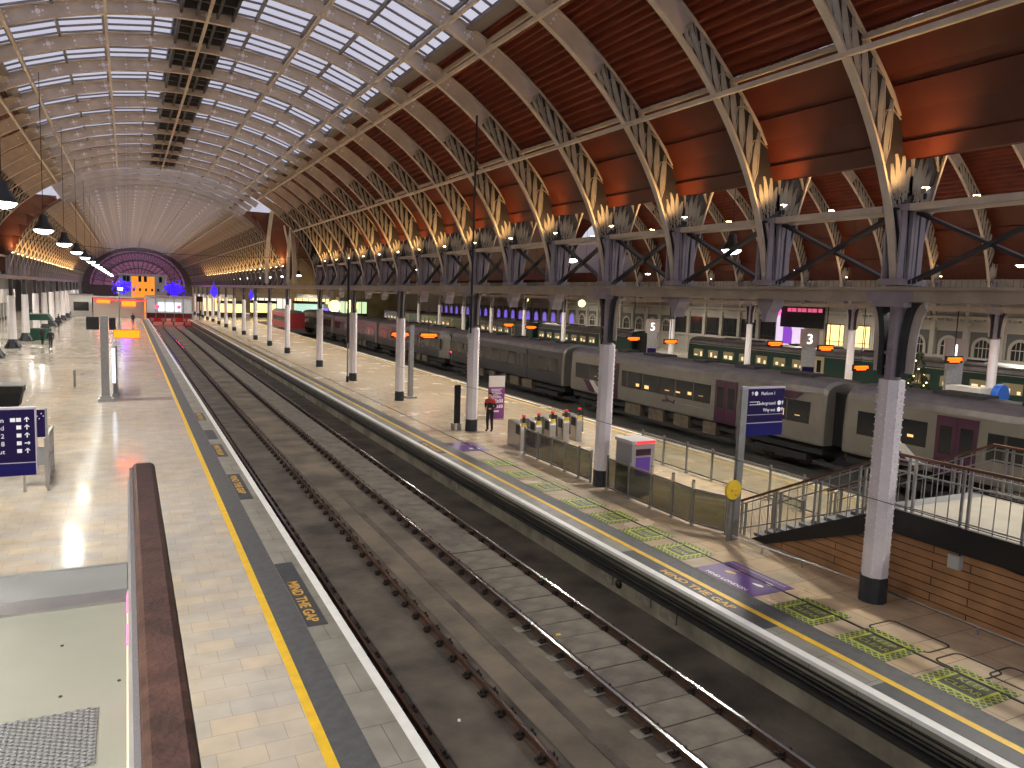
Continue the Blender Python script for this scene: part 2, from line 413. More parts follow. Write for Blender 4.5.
RM1 = rib_meshes(V1); RM2 = rib_meshes(V2)
def rib(RM, y, label, group, parts):
    t = thing('arch_rib', label, 'roof rib', (0, y, 0), 0, group)
    for k in parts:
        for me, m in RM[k]:
            o = obj(k, me, t)
            if k == 'scrollwork': o['label'] = 'cream leaf-scroll ironwork lit gold from below'
    return t
FULL = ('inner_flange','outer_flange','web','scroll_plate','scrollwork','pedestal','pedestal_panel')
ribs_y = []
k = -2; nfar = 0
while True:
    y = YR0+k*YP
    if y > TR0+.1: break
    ribs_y.append(y); k += 1
y = TR1
while y < YEND-1:
    ribs_y.append(y); y += YP
for i, y in enumerate(ribs_y):
    if i < 2: lab = 'iron arch rib passing over the %s wooden stair landing' % ('near end of the' if i == 0 else 'middle of the')
    elif y <= TR0+.1: lab = 'cream iron arch rib with gold-lit leaf scrolls, %s one counting from the wooden staircase' % ordw(i-1)
    else: lab = 'grey iron arch rib beyond the transept gap, %s from it toward the purple end gable' % ordw(i-17)
    rib(RM1, y, lab, 'arch ribs of the track-side vault', FULL)
k = -1; i = 0
while YR0+k*YP < TR0+.1:
    i += 1
    rib(RM2, YR0+k*YP, 'arch rib of the wider vault over the purple train, %s counting from the wooden staircase' % ordw(i), 'arch ribs of the wide vault over the trains',
        ('inner_flange','outer_flange','web','scroll_plate','scrollwork','pedestal','pedestal_panel'))
    k += 1

# ------------------------------------------------------------------ roof sheets, glazing, purlins
def roof(V, y0, y1, nm, glass_only=False):
    g = V.t_at(V.fl); tG = V.t_at(V.gl)
    # glazing facets between purlins
    qs = [-V.fl,-.486,-.37,-.257,-.13,0,.13,.257,.37,.486,V.fl]
    prof = [V.outer(V.t_at(q), .06) for q in qs]
    struct('ceiling_glazing', MB().strip(prof, 'y', y0, y1), M_glaze)
    # transverse glazing bars
    mb = MB(); y = y0
    step = YP/5 if y0 < 70 else YP/3
    while y < y1:
        for a, b in zip(prof[:-1], prof[1:]): mb.bar((a[0],y,a[1]-.03), (b[0],y,b[1]-.03), .045, .06)
        y += step
    struct('ceiling_glazing_bars', mb, M_bar)
    mb = MB()
    for j, p in enumerate(prof):
        mb.bar((p[0],y0,p[1]-.07), (p[0],y1,p[1]-.07), .08, .12)
    for sgn in (-1, 1):   # dark gutter sheet at the edge of the glazing
        p = V.outer(V.t_at(sgn*V.fl), .03); mb.bar((p[0]+sgn*.12,y0,p[1]-.12), (p[0]+sgn*.12,y1,p[1]-.12), .45, .06)
    struct('ceiling_roof_bearers', mb, M_bar)
    if glass_only: return
    for sgn in (-1, 1):
        prof2 = []; n = 21
        for i in range(n+1):
            for w, ex in ((0, .17), (.45, .03), (.60, .045), (.72, .17)):
                f = (i+w)/n
                if f > 1: continue
                q = sgn*(V.fl+(V.gl-V.fl)*f); prof2.append(V.outer(V.t_at(q), ex))
        struct('ceiling_corrugated_sheet', MB().strip(prof2, 'y', y0, y1), M_brown2)
        a = V.outer(tG if sgn > 0 else PI-tG, 0.0); xe = V.c+sgn*(V.xr-V.c-.15); ze = 8.80
        if V is V2: ze = 8.85
        def L(f, ex): 
            dx, dz = xe-a[0], ze-a[1]; n = Vector((-dz, dx)).normalized()*(1 if sgn > 0 else -1)
            bulge = .18*sin(PI*f)
            return (a[0]+dx*f+n.x*(ex+bulge), a[1]+dz*f+n.y*(ex+bulge))
        pr = [L(0,0), L(.15,0), L(.34,0), L(.345,.06), L(.44,.06), L(.445,0), L(.65,0), L(.86,0), L(.865,-.06), L(1.0,-.06), L(1.0,.10)]
        struct('ceiling_brown_panels', MB().strip(pr, 'y', y0, y1), M_brown)
    # purlins
    names = []
    for q in ([0, .257, -.257, .486, -.486, V.fl+.051, -V.fl-.051, V.gl, -V.gl] if y1-y0 > 5 else []):
        t = V.t_at(q); p = V.inner(t); n = V.normal(t); o = V.outer(t, -.06)
        mb = MB().bar((p[0]+n[0]*.02,y0,p[1]+n[1]*.02), (p[0]+n[0]*.02,y1,p[1]+n[1]*.02), .085, .10)
        if abs(q) > .55: mb.bar((o[0],y0,o[1]), (o[0],y1,o[1]), .09, .10)
        names.append((mb, q))
    return names
def qname(q, V):
    if abs(q) < .01: return 'along the crown'
    s = 'platform side' if q < 0 else 'train side'
    a = abs(q)
    if a < .3: return 'first below the crown, %s' % s
    if a < .55: return 'second below the crown, %s' % s
    if a < .7: return 'between glazing and brown sheets, %s' % s
    return 'above the plain brown panels, %s' % s
for V, y0, y1, where in ((V1, YBACK, TR0, 'over the empty tracks'), (V1, TR1, YEND, 'beyond the transept gap'), (V2, YBACK, TR0, 'wide vault over trains')):
    for mb, q in roof(V, y0, y1, where):
        o = mb.build('roof_purlin', M_flange); tag(o, ('cream roof beam %s, %s' % (qname(q, V), where)), 'roof beam', 'long roof beams')
# far side-span roof behind the office front
struct('ceiling_outer_span', MB().strip([(44.5,9),(48,12.5),(55,14.2),(62,12.5),(66,9)], 'y', -9, 200), M_brown)
struct('ceiling_far_wide_span', MB().strip([V2.outer(t, 0) for t in [V2.t_low(8)+(PI-2*V2.t_low(8))*i/24 for i in range(25)]], 'y', TR1, 200), M_brown)
# transept height field
def ztr(y):
    c = (TR0+TR1)/2; a = (TR1-TR0)/2; q = (y-c)/a
    return 6.6+7.7*sqrt(max(0, 1-q*q))
def hfield():
    gl, br = MB(), MB()
    xs = [-9.25+.55*i for i in range(0, 98)]; n = 24
    ys = [TR0+(TR1-TR0)*(1-cos(PI*i/n))/2 for i in range(n+1)]
    def h(x, y):
        zs = [ztr(y)]
        for V in (V1, V2):
            if abs(x-V.c) < V.a: zs.append(V.z(x)+.5)
        return max(zs)
    for i in range(len(xs)-1):
        for j in range(n):
            q = [(xs[i],ys[j]),(xs[i+1],ys[j]),(xs[i+1],ys[j+1]),(xs[i],ys[j+1])]
            P = [(x,y,h(x,y)) for x, y in q]; zc = sum(p[2] for p in P)/4
            xc = xs[i]
            if abs(xc+.27-V1.c) < 6.2: continue
            (gl if (zc > 12.7 and xc < 26) else br).quad(*P)
    return gl, br
gl, br = hfield()
struct('ceiling_transept_glazing', gl, M_glaze); struct('ceiling_transept_sheets', br, M_brown)
roof(V1, TR0, TR1, '', True)
# transept arch ribs across the valley (arched in y)
for X0 in (11.6, 13.5, 17.0):
    mb = MB(); n = 30; c = (TR0+TR1)/2; a = (TR1-TR0)/2-.15
    P = [(X0, c+a*cos(PI*i/n), 6.5+7.5*sin(PI*i/n)) for i in range(n+1)]
    for p, q in zip(P[:-1], P[1:]): mb.bar(p, q, .28, .3, (1,0,0))
    o = mb.build('transept_arch_rib', M_flange)
    tag(o, 'cream arch rib spanning the transept opening, %s' % {11.6:'first from the tracks', 13.5:'directly above the column line', 17.0:'third, over the purple train side'}[X0], 'roof rib', 'transept arch ribs')
mb = MB().tube([(13.5,TR1,6.4),(13.5,TR1,8.5),(13.2,TR1-.1,10.8)], [.22,.18,.12], 10)
mb.tube([(13.5,TR1,7.0),(13.4,TR1-1.6,9.6),(12.6,TR1-3.4,11.6)], [.12,.1,.08], 8); mb.tube([(13.5,TR1,7.0),(13.9,TR1+1.2,9.2),(14.2,TR1+2,10.4)], [.12,.1,.08], 8)
tag(mb.build('valley_post', M_flange), 'pale branching post on the column at the edge of the transept gap', 'post')
# short arch ribs carried over the transept opening
tu = V1.t_at(.62)
_off = lambda d: (lambda t: (V1.inner(t)[0]+V1.normal(t)[0]*d, V1.inner(t)[1]+V1.normal(t)[1]*d))
uw = arc_mesh(V1, _off(.05), lambda t: V1.outer(t, -.05), tu, PI-tu, 40, -.02, .02).mesh('web', M_ironweb)
ufl = arc_mesh(V1, V1.inner, _off(.05), tu, PI-tu, 40, -.08, .08).mesh('inner_flange', M_flange)
for i in range(3):
    t = thing('crown_rib', 'shallow crown rib over the transept gap, %s counting away from the staircase' % ORD[i], 'roof rib', (0, TR0+(i+1)*(TR1-TR0)/4, 0), 0, 'crown ribs over the transept gap')
    obj('web', uw, t); obj('inner_flange', ufl, t)
# ridge ventilators
vb = MB()
zc = V1.z(V1.c)+.42
for yy in (.25, 1.05, 1.85, 2.65):
    vb.box(V1.c-.75, V1.c+.75, yy, yy+.10, zc-.30, zc)
for xx in (-.75, -.3, .3, .75): vb.box(V1.c+xx-.04, V1.c+xx+.04, .15, 3.2, zc-.32, zc)
vent_me = vb.mesh('vent_frame', pm('dark_vent_iron', (.05,.045,.045), .6))
vb2 = MB().box(V1.c-.85, V1.c+.85, .1, 3.25, zc+.02, zc+.3)
vent_hood = vb2.mesh('vent_hood', pm('grey_vent_hood', (.16,.15,.15), .6))
for i, y in enumerate(ribs_y[:-1]):
    if y < 15 or (TR0-1 < y < TR1-1) or y > TR0: continue
    t = thing('ridge_ventilator', 'dark slatted ridge vent at the glazed crown, %s counting down the vault' % ordw(i-2), 'roof vent', (0, y, 0), 0, 'ridge vents along the crown')
    obj('frame', vent_me, t); obj('hood', vent_hood, t)

# ------------------------------------------------------------------ longitudinal girders, rails and cross braces
COLX = 13.53
def girder(x, y0, y1, lab, mat=M_girder):
    t = thing('column_girder', lab, 'girder', (x, 0, 0))
    MB().box(-.32, .32, y0, y1, 6.08, 6.30).build('beam', mat, t)
    MB().box(-.38, .38, y0, y1, 6.30, 6.36).build('top_plate', mat, t)
    sp = MB(); y = max(y0, 4)
    while y < min(y1, 45):
        for xx in (-.33,): sp.bar((xx, y, 6.36), (xx, y, 6.50), .012, .012)
        y += .11
    o = sp.build('spike_strip', M_galv, t); o['kind'] = 'stuff'
    return t
g1 = girder(COLX, YBACK, YEND, 'long buff girder on the white columns between tracks and island platform')
girder(-9.0, YBACK, YEND, 'long girder on the white columns along the concourse side wall')
girder(44.5, YBACK, 150, 'long girder on the white columns beyond the purple train')
def upper_rail(x, lab):
    o = MB().box(x-.30, x+.30, YBACK, TR0, 7.80, 7.93).build('upper_tie_rail', M_flange); tag(o, lab, 'beam')
upper_rail(COLX, 'long cream rail crossing the arch feet above the cross braces, island platform side')
o = MB().box(COLX-.3, COLX+.3, TR1, YEND, 7.80, 7.93).build('upper_tie_rail', M_flange); tag(o, 'cream rail crossing the arch feet beyond the transept gap, island platform side', 'beam')
o = MB().box(-9.3, -8.7, YBACK, YEND, 7.80, 7.93).build('upper_tie_rail', M_flange); tag(o, 'cream rail crossing the arch feet along the concourse side wall', 'beam')
MB().box(44.2, 44.8, YBACK, TR0, 7.80, 7.93)
cb = MB(); y0, y1 = .22, YP-.22
cb1 = MB().bar((.05,y0,6.45), (.05,y1,7.78), .06, .16, (1,0,0)).mesh('diagonal', M_darkiron)
cb2 = MB().bar((-.05,y1,6.45), (-.05,y0,7.78), .06, .16, (1,0,0)).mesh('diagonal', M_darkiron)
for i, y in enumerate(ribs_y[:-1]):
    if abs(y-TR0) < .2: continue
    lab = 'dark iron cross brace over the girder, %s bay from the wooden staircase' % ordw(i+1) if y < TR0 else 'dark iron cross brace past the transept gap, %s bay' % ordw(i-17)
    t = thing('cross_brace', lab, 'brace', (COLX, y, 0), 0, 'cross braces above the island platform girder')
    obj('diagonal', cb1, t); obj('diagonal', cb2, t)
    if y > 40:
        t = thing('cross_brace', 'dark iron cross brace over the concourse side girder, %s bay' % ordw(i+1), 'brace', (-9.0, y, 0), 0, 'cross braces along the concourse side girder')
        obj('diagonal', cb1, t); obj('diagonal', cb2, t)
# pendants under the girder at the intermediate arch feet
pend = MB().extrude([(-.26,6.08),(.26,6.08),(.22,5.92),(.10,5.78),(.05,5.55),(-.05,5.55),(-.10,5.78),(-.22,5.92)], 'x', -.18, .18)
pend_me = pend.mesh('pendant', M_lav)
n = 0
for i, y in enumerate(ribs_y):
    kk = round((y-YR0)/YP)
    if y < TR0+.1 and kk % 3 != 0 and y > 6:
        n += 1
        o = obj('girder_pendant', pend_me, None, (COLX, y, 0))
        tag(o, 'grey tapered iron pendant under the buff girder, %s from the wooden staircase' % ordw(n), 'bracket', 'pendants under the girder')

# ------------------------------------------------------------------ columns
def octo(r0, r1, z0, z1, n=8):
    return MB().lathe([(r0, z0), (r1, z1)], n, rot=PI/8)
def column_parts():
    P = {}
    sh = MB().lathe([(.258,.52),(.245,4.55)], 8, rot=PI/8); P['white_shaft'] = (sh.mesh('white_shaft', M_colwhite), )
    P['base'] = (MB().lathe([(.275,0),(.27,.08),(.265,.53)], 12).mesh('base', M_colblack), )
    us = MB().lathe([(.16,4.55),(.155,6.0)], 8, rot=PI/8); us.lathe([(.20,5.05),(.20,5.11)], 8, rot=PI/8); us.lathe([(.18,4.78),(.18,4.82)], 8, rot=PI/8)
    us.box(-.36,.36,-.36,.36,5.98,6.09); us.box(-.33,.33,-.5,.5,6.09,6.33)
    P['upper_shaft'] = (us.mesh('upper_shaft', M_lav), )
    br = MB()
    def curve(s):
        pts = [(s*.16,4.62),(s*.24,4.62),(s*.27,4.75)]
        for i in range(9):
            a = PI/2*i/8; pts.append((s*(.27+.24*(1-cos(a))), 5.05+1.0*sin(a)))
        pts += [(s*.30,6.06)]
        for i in range(9):
            a = PI/2*(8-i)/8; pts.append((s*(.16+.16*(1-cos(a))), 5.05+.95*sin(a)))
        return pts
    for s in (-1, 1):
        br.extrude(curve(s), 'x', -.13, .13)
    P['spandrel_bracket'] = (br.mesh('spandrel_bracket', M_colblack), )
    fl = MB()
    for s in (-1, 1):
        pts = [(s*.29,4.7),(s*.30,5.0)]+[(s*(.30+.25*(1-cos(PI/2*i/8))), 5.05+1.0*sin(PI/2*i/8)) for i in range(9)]
        for p, q in zip(pts[:-1], pts[1:]): fl.bar((0,p[0],p[1]), (0,q[0],q[1]), .30, .03, (1,0,0))
    P['bracket_edge'] = (fl.mesh('bracket_edge', M_ironweb), )
    rv = MB()
    for kf in range(8):
        a = PI/8+kf*PI/4; z = .62
        while z < 4.5:
            r = .250; rv.sphere((r*cos(a), r*sin(a), z), .021, 6, 4); z += .15
        a2 = kf*PI/4; z = .70
        while z < 4.5:
            r = .232; rv.sphere((r*cos(a2), r*sin(a2), z), .018, 6, 4); z += .15
    P['rivet'] = (rv.mesh('rivet', M_colwhite), )
    return P
CP = column_parts()
def column(x, y, label, group, rivets=False, angle=0):
    t = thing('iron_column', label, 'column', (x, y, 0), angle, group)
    for k, (me, ) in CP.items():
        if k == 'rivet' and not rivets: continue
        obj(k, me, t)
    return t
CS = 10.0
cy = [9.95, 20.0, 30.4, 40.4, 50.3, 60.3]
clabs = ['white riveted iron column standing against the wooden stair wall', 'white riveted column between the smoked glass barrier panels', 'white column where the person with red shoulders stands',
         'white column just beyond the purple roll-up banner', 'white column second beyond the purple banner, by the thin black pole', 'white column at the station side of the transept gap']
for i, y in enumerate(cy): column(COLX, y, clabs[i], 'white columns of the island platform', i < 4)
y = TR1; i = 1
while y < 188:
    column(COLX, y, 'white island platform column %s past the transept gap' % ('at the edge of and just' if i == 1 else ordw(i)), 'white columns of the island platform'); y += 10.06; i += 1
# concourse side columns with splayed black feet
sf = MB().lathe([(.62,0),(.60,.1),(.34,.75),(.30,.85)], 8, rot=PI/8)
for kq in range(4):
    a = kq*PI/2+PI/4; sf.bar((.25*cos(a),.25*sin(a),.62), (.72*cos(a),.72*sin(a),.05), .16, .2)
sf_me = sf.mesh('splayed_foot', M_colblack)
cl = MB().lathe([(.36,.8),(.30,4.6)], 8, rot=PI/8).mesh('white_shaft', M_colwhite)
y = 59.4; i = 1
while y < 188:
    t = thing('iron_column', 'white column with splayed black feet on the concourse side, %s of the row seen' % ordw(i), 'column', (-9.05, y, 0), 0, 'white columns with black feet on the concourse side')
    obj('splayed_foot', sf_me, t); obj('white_shaft', cl, t)
    for kname in ('upper_shaft', 'spandrel_bracket'): obj(kname, CP[kname][0], t)
    y += 10.0; i += 1
y = 26.4; i = 1
while y < 140:
    column(44.5, y, 'slim white column beyond the purple train, %s counting from the yellow-doored green carriage' % ordw(i), 'white columns beyond the purple train'); y += 9.7; i += 1

# ------------------------------------------------------------------ floors, platform edges
XL, XR = 3.38, 10.12     # platform noses
struct('floor_concourse_platform', MB().box(-20, 2.14, YBACK, YEND, -1.2, 0), M_paver)
struct('floor_edge_coping', MB().box(2.14, XL, YBACK, 150, -1.2, -.002), M_coping)
struct('floor_edge_tactile', MB().box(2.26, 2.72, YBACK, 150, -.01, .004), M_tactile)
struct('trim_1', MB().box(2.12, 2.26, YBACK, 150, -.01, .006), M_yellow)
struct('trim_2', MB().box(3.24, XL+.01, YBACK, 150, -.01, .008), M_white)
struct('floor_end_concourse', MB().box(2.14, 40, 150, YEND, -1.2, -.001), M_paver)
struct('floor_island_platform', MB().box(11.30, 20.95, YBACK, 150, -1.2, 0), M_paver2)
struct('floor_island_coping', MB().box(XR+.28, 11.3, YBACK, 150, -1.2, -.002), M_coping)
struct('floor_island_nosing', MB().box(XR+.06, XR+.30, YBACK, 150, -.16, -.001), M_coping)
struct('floor_island_tactile', MB().box(10.84, 11.30, YBACK, 150, -.01, .004), M_tactile)
struct('trim_3', MB().box(10.70, 10.84, YBACK, 150, -.01, .006), M_yellow)
struct('trim_4', MB().box(XR+.03, XR+.20, YBACK, 150, -.06, .010), M_white)
struct('trim_5', MB().box(20.55, 20.68, YBACK, 150, -.01, .006), M_white)
struct('trim_6', MB().box(20.05, 20.14, YBACK, 150, -.01, .006), M_yellow)
struct('floor_far_platform', MB().box(30.2, 47.0, YBACK, 200, -1.2, 0), M_paver2)
struct('floor_office_platform', MB().box(51.9, 66, YBACK, 200, -1.2, 0), M_paver)
# slot drain on the island platform
o = MB().box(12.10, 12.155, 4, 110, -.005, .012).build('slot_drain', M_black); tag(o, 'thin black slot drain running the length of the island platform', 'drain')
# island platform wall facing the tracks
struct('wall_island_trackside', MB().box(XR+.26, XR+.30, YBACK, 150, -1.15, -.16), M_wallc)
def pipe(z, x, r, lab):
    tag(MB().tube([(x, -8, z), (x, 149, z)], r, 8).build('cable_duct', M_cable), lab, 'cable')
pipe(-.22, XR+.16, .05, 'black cable duct tucked directly under the island platform white edge')
pipe(-.36, XR+.14, .035, 'slim black cable below the duct on the island platform wall')
pipe(-.47, XR+.18, .045, 'lowest black cable on the island platform wall')
tag(MB().box(XR+.10, XR+.28, -8, 149, -.62, -.54).build('cable_tray', M_darkrec), 'sooty ledge below the cables on the platform wall', 'ledge')
plate_me = MB().box(0, .03, 0, .55, 0, .26).mesh('wall_plate', pm('pale_wall_plate', (.19,.17,.14), .7, var=.3, vscale=8))
for i, (y, z) in enumerate(((14.6,-.92),(13.1,-.90),(12.2,-.95),(24.2,-.9))):
    o = obj('wall_plate', plate_me, None, (XR+.225, y, z)); tag(o, 'pale rectangular plate low on the platform wall, %s from the sleepers end' % ordw(4-i if i < 3 else 1), 'plate', 'plates on the platform wall') if False else tag(o, ['grey plate beside a dark bulkhead lamp on the platform wall','grey plate mid-way on the platform wall below the purple sticker','grey plate with chalk marks on the platform wall','small plate on the platform wall below the ticket gates'][i], 'plate')
blk = MB().lathe([(.11,0),(.11,.05),(.05,.09)], 10, axis='x')
o = blk.build('bulkhead_lamp', M_black, None, True, (XR+.17, 14.35, -.80)); tag(o, 'round black bulkhead fitting on the platform wall', 'fitting')
o.rotation_euler = (0, 0, PI); o.location.x = XR+.26

# track bed
struct('floor_trackbed', MB().box(XL-.3, XR+.3, YBACK, 150, -1.5, -1.075), M_bed)
struct('floor_trackbed_sixfoot', MB().box(5.85, 7.25, YBACK, 150, -1.2, -1.055), M_bed2)
struct('floor_trackbed_cess', MB().box(4.25, 5.40, YBACK, 150, -1.2, -1.062), M_bed)
struct('floor_far_trackbed', MB().box(20.9, 52, YBACK, 200, -1.5, -1.1), pm('dark_far_trackbed', (.032,.028,.024), .85, var=.4, vscale=1.5))  # track floor darker than the near trackbed
tag(MB().box(6.42, 6.60, 2, 26, -1.06, -1.045).build('dirt_channel', M_bed), 'shallow dark channel in the dirt between the two tracks', 'channel')
# rails
RAILX = (4.045, 5.55, 7.515, 9.02)
ch = MB().box(-.17, .17, -.075, .075, -1.075, -1.066)
for s in (-1, 1):
    ch.box(min(s*.05, s*.17), max(s*.05, s*.17), -.07, .07, -1.07, -1.02); ch.box(min(s*.045, s*.09), max(s*.045, s*.09), -.05, .05, -1.02, -.955)
    ch.lathe([(.022,-1.02),(.022,-.96)], 6, (s*.135, 0, 0))
ch_me = ch.mesh('rail_chair', M_chair)
pad_me = MB().box(-.34, -.02, -.13, .13, -1.058, -1.048).mesh('rail_pad', M_pad)
rlab = ['rusty rail tucked under the concourse platform edge', 'rusty rail on the six-foot side of the track by the concourse platform', 'bright-topped rail beside the dirt strip, on the sleepered track', 'bright-topped rail running along below the island platform wall']
for i, x in enumerate(RAILX):
    t = thing('steel_rail', rlab[i], 'rail', (x, 0, 0))
    sec = [(-.07,-1.07),(.07,-1.07),(.07,-1.055),(.012,-1.04),(.012,-.965),(.036,-.955),(.036,-.925),(-.036,-.925),(-.036,-.955),(-.012,-.965),(-.012,-1.04),(-.07,-1.055)]
    MB().extrude(sec, 'y', YBACK, 149.5).build('rail_web', M_rust, t)
    o = MB().box(-.033, .033, YBACK, 149.5, -.926, -.918).build('rail_head', M_railtop, t); o['label'] = 'polished running surface'
    for k in range(90):
        obj('rail_chair', ch_me, t, (0, 3.0+.70*k, 0))
    far = MB()
    for k in range(90, 200):
        y = 3.0+.7*k
        for s in (-1, 1): far.box(min(s*.05, s*.17), max(s*.05, s*.17), y-.07, y+.07, -1.07, -.97)
    o = far.build('far_rail_chairs', M_chair, t); o['kind'] = 'stuff'
    if i == 2:
        for k in range(16): obj('rail_pad', pad_me, t, (-.02, 3.0+.70*k, 0))
sl = MB().box(7.72, 8.86, -.335, .335, -1.09, -1.03).mesh('sleeper', M_sleeper)
for k in range(22):
    o = obj('concrete_sleeper', sl, None, (0, 3.3+.70*k, random.uniform(-.006,.006)))
    tag(o, 'flat grey sleeper between the bright rails, %s counting back from the continuous grey slab' % ordw(22-k), 'sleeper', 'sleepers between the bright rails')
tag(MB().box(7.71, 8.87, 18.4, 149, -1.09, -1.035).build('track_slab', M_sleeper), 'continuous grey slab between the bright rails beyond the open sleepers', 'track slab')
# litter
tag(MB().sphere((4.75, 10.8, -1.05), .03, 8, 5).build('paper_cup', M_white), 'tiny white scrap of litter on the dark track by the concourse platform', 'litter')
tag(MB().extrude([(-.06,-.02),(.05,-.04),(.07,.03),(-.02,.05)], 'z', -1.03, -1.02).build('leaf_litter', M_yello, None, False, (7.85, 12.9, .01)), 'yellow scrap lying on a sleeper', 'litter')

# ------------------------------------------------------------------ floor markings
def mtg(x0, x1, y0, y1, ya, ysz, lab, size):
    t = thing('floor_warning', lab, 'floor marking', (0, 0, 0))
    MB().box(x0, x1, y0, y1, -.005, .0035).build('patch', M_patch, t)
    me = text_mesh('MIND THE GAP', size, M_ytext, .0015, 'LEFT', 1.0, .006)
    xs = [v.co.x for v in me.vertices]; L = max(xs)-min(xs)
    o = obj('lettering', me, t); r = Vector((0,-1,0)); u = Vector((1,0,0))
    Mm = Matrix((r*(ysz/L), u, Vector((0,0,1)))).transposed().to_4x4(); Mm.translation = Vector((x0+.06, ya, .006)); o.matrix_local = Mm
    return t
mtg(2.73, 3.10, 12.95, 16.35, 15.2, 2.05, 'MIND THE GAP patch on the concourse platform edge beside the dark wooden handrail', .28)
mtg(2.73, 3.10, 21.9, 25.1, 24.9, 2.3, 'MIND THE GAP patch, second along the concourse platform edge from the wooden handrail', .28)
mtg(2.73, 3.10, 27.9, 30.2, 30.0, 1.8, 'MIND THE GAP patch, third along the concourse platform edge', .28)
mtg(2.73, 3.10, 36.0, 38.2, 38.0, 1.8, 'MIND THE GAP patch, fourth and faintest along the concourse platform edge', .28)
mtg(10.36, 10.70, 9.75, 14.3, 12.95, 2.25, 'MIND THE GAP in yellow beside the purple floor sticker', .25)
mtg(10.36, 10.70, 26.2, 28.6, 28.3, 1.8, 'MIND THE GAP patch on the island edge near the purple banner', .25)
tag(MB().box(10.36, 10.70, 3.0, 7.5, -.005, .0035).build('floor_patch', M_patch), 'blank dark patch on the island platform edge near the corner', 'floor marking')
tag(MB().box(2.73, 3.10, 31.3, 33.4, -.005, .0035).build('floor_patch', M_patch), 'blank dark patch on the concourse platform edge', 'floor marking')
def clipseg(a, b, x0, x1, y0, y1):
    t0, t1 = 0.0, 1.0; dx, dy = b[0]-a[0], b[1]-a[1]
    for p, q in ((-dx, a[0]-x0), (dx, x1-a[0]), (-dy, a[1]-y0), (dy, y1-a[1])):
        if abs(p) < 1e-9:
            if q < 0: return None
        else:
            r = q/p
            if p < 0: t0 = max(t0, r)
            else: t1 = min(t1, r)
    if t0 >= t1: return None
    return (a[0]+dx*t0, a[1]+dy*t0), (a[0]+dx*t1, a[1]+dy*t1)
def sticker_meshes():
    S = .53; I = .29
    lat = MB()
    for R in ((-S,S,-S,-I-.06),(-S,S,I+.06,S),(-S,-I-.06,-I-.06,I+.06),(I+.06,S,-I-.06,I+.06)):
        k = -2.2
        while k < 2.2:
            for sg in (-1, 1):
                c = clipseg((-2, k-2*sg), (2, k+2*sg), *R)
                if c:
                    (ax, ay), (bx, by) = c; d = Vector((bx-ax, by-ay))
                    if d.length > .01:
                        lat.bar((ax,ay,.006), (bx,by,.006), .026, .004)
            k += .135
    rim = MB()
    for (a, b) in (((-I-.05,-I-.05),(I+.05,-I-.05)),((I+.05,-I-.05),(I+.05,I+.05)),((I+.05,I+.05),(-I-.05,I+.05)),((-I-.05,I+.05),(-I-.05,-I-.05))):
        rim.bar((a[0],a[1],.0075), (b[0],b[1],.0075), .05, .004)
    mid = MB().box(-I-.03, I+.03, -I-.03, I+.03, -.002, .006)
    base = MB().box(-S, S, -S, S, -.003, .003)
    return lat.mesh('lattice', M_green), rim.mesh('inner_border', pm('bright_lime_vinyl', (.50,.55,.05), .5)), mid.mesh('centre_panel', M_dkgreen), base.mesh('sticker_base', M_dkgreen)
SM = sticker_meshes()
kt = [text_mesh('KEEP', .22, M_green, .001, 'CENTER', 1, .004), text_mesh('CLEAR', .20, M_green, .001, 'CENTER', 1, .004)]
def floor_sticker(x, y, lab):
    t = thing('floor_sticker', lab, 'floor sticker', (x, y, 0), 0, 'green KEEP CLEAR stickers on the island platform')
    for nm, me in zip(('lattice','inner_border','centre_panel','sticker_base'), SM): obj(nm, me, t)
    for j, me in enumerate(kt):
        o = obj('lettering', me, t); Mm = Matrix((Vector((0,-1,0)), Vector((1,0,0)), Vector((0,0,1)))).transposed().to_4x4(); Mm.translation = Vector((.05-.24*j, 0, .008)); o.matrix_local = Mm
sy = [6.88, 8.5, 10.02, 13.85, 15.3, 16.85, 18.35, 20.4, 22.2, 24.0]
sl_ = ['green KEEP CLEAR floor sticker beside the blank dark edge patch', 'green KEEP CLEAR sticker on the paving in front of the low tube rail', 'green KEEP CLEAR sticker in front of the riveted column by the stair wall', 'green KEEP CLEAR sticker just beyond the purple floor sticker',
       'green KEEP CLEAR sticker, second beyond the purple sticker', 'green KEEP CLEAR sticker, third beyond the purple sticker', 'green KEEP CLEAR sticker, fourth beyond the purple sticker', 'green KEEP CLEAR sticker in front of the barrier column', 'green KEEP CLEAR sticker, first past the barrier column', 'green KEEP CLEAR sticker by the start of the glass barrier']
for y, l in zip(sy, sl_): floor_sticker(11.84, y, l)
def foot(mb, x, y, ang):
    pts = []
    for i in range(14):
        a = 2*PI*i/14; w = .055*(1.15 if cos(a) > 0 else .85); px, py = .14*cos(a), w*sin(a)
        pts.append((x+px*cos(ang)-py*sin(ang), y+px*sin(ang)+py*cos(ang)))
    mb.extrude(pts, 'z', .005, .007)
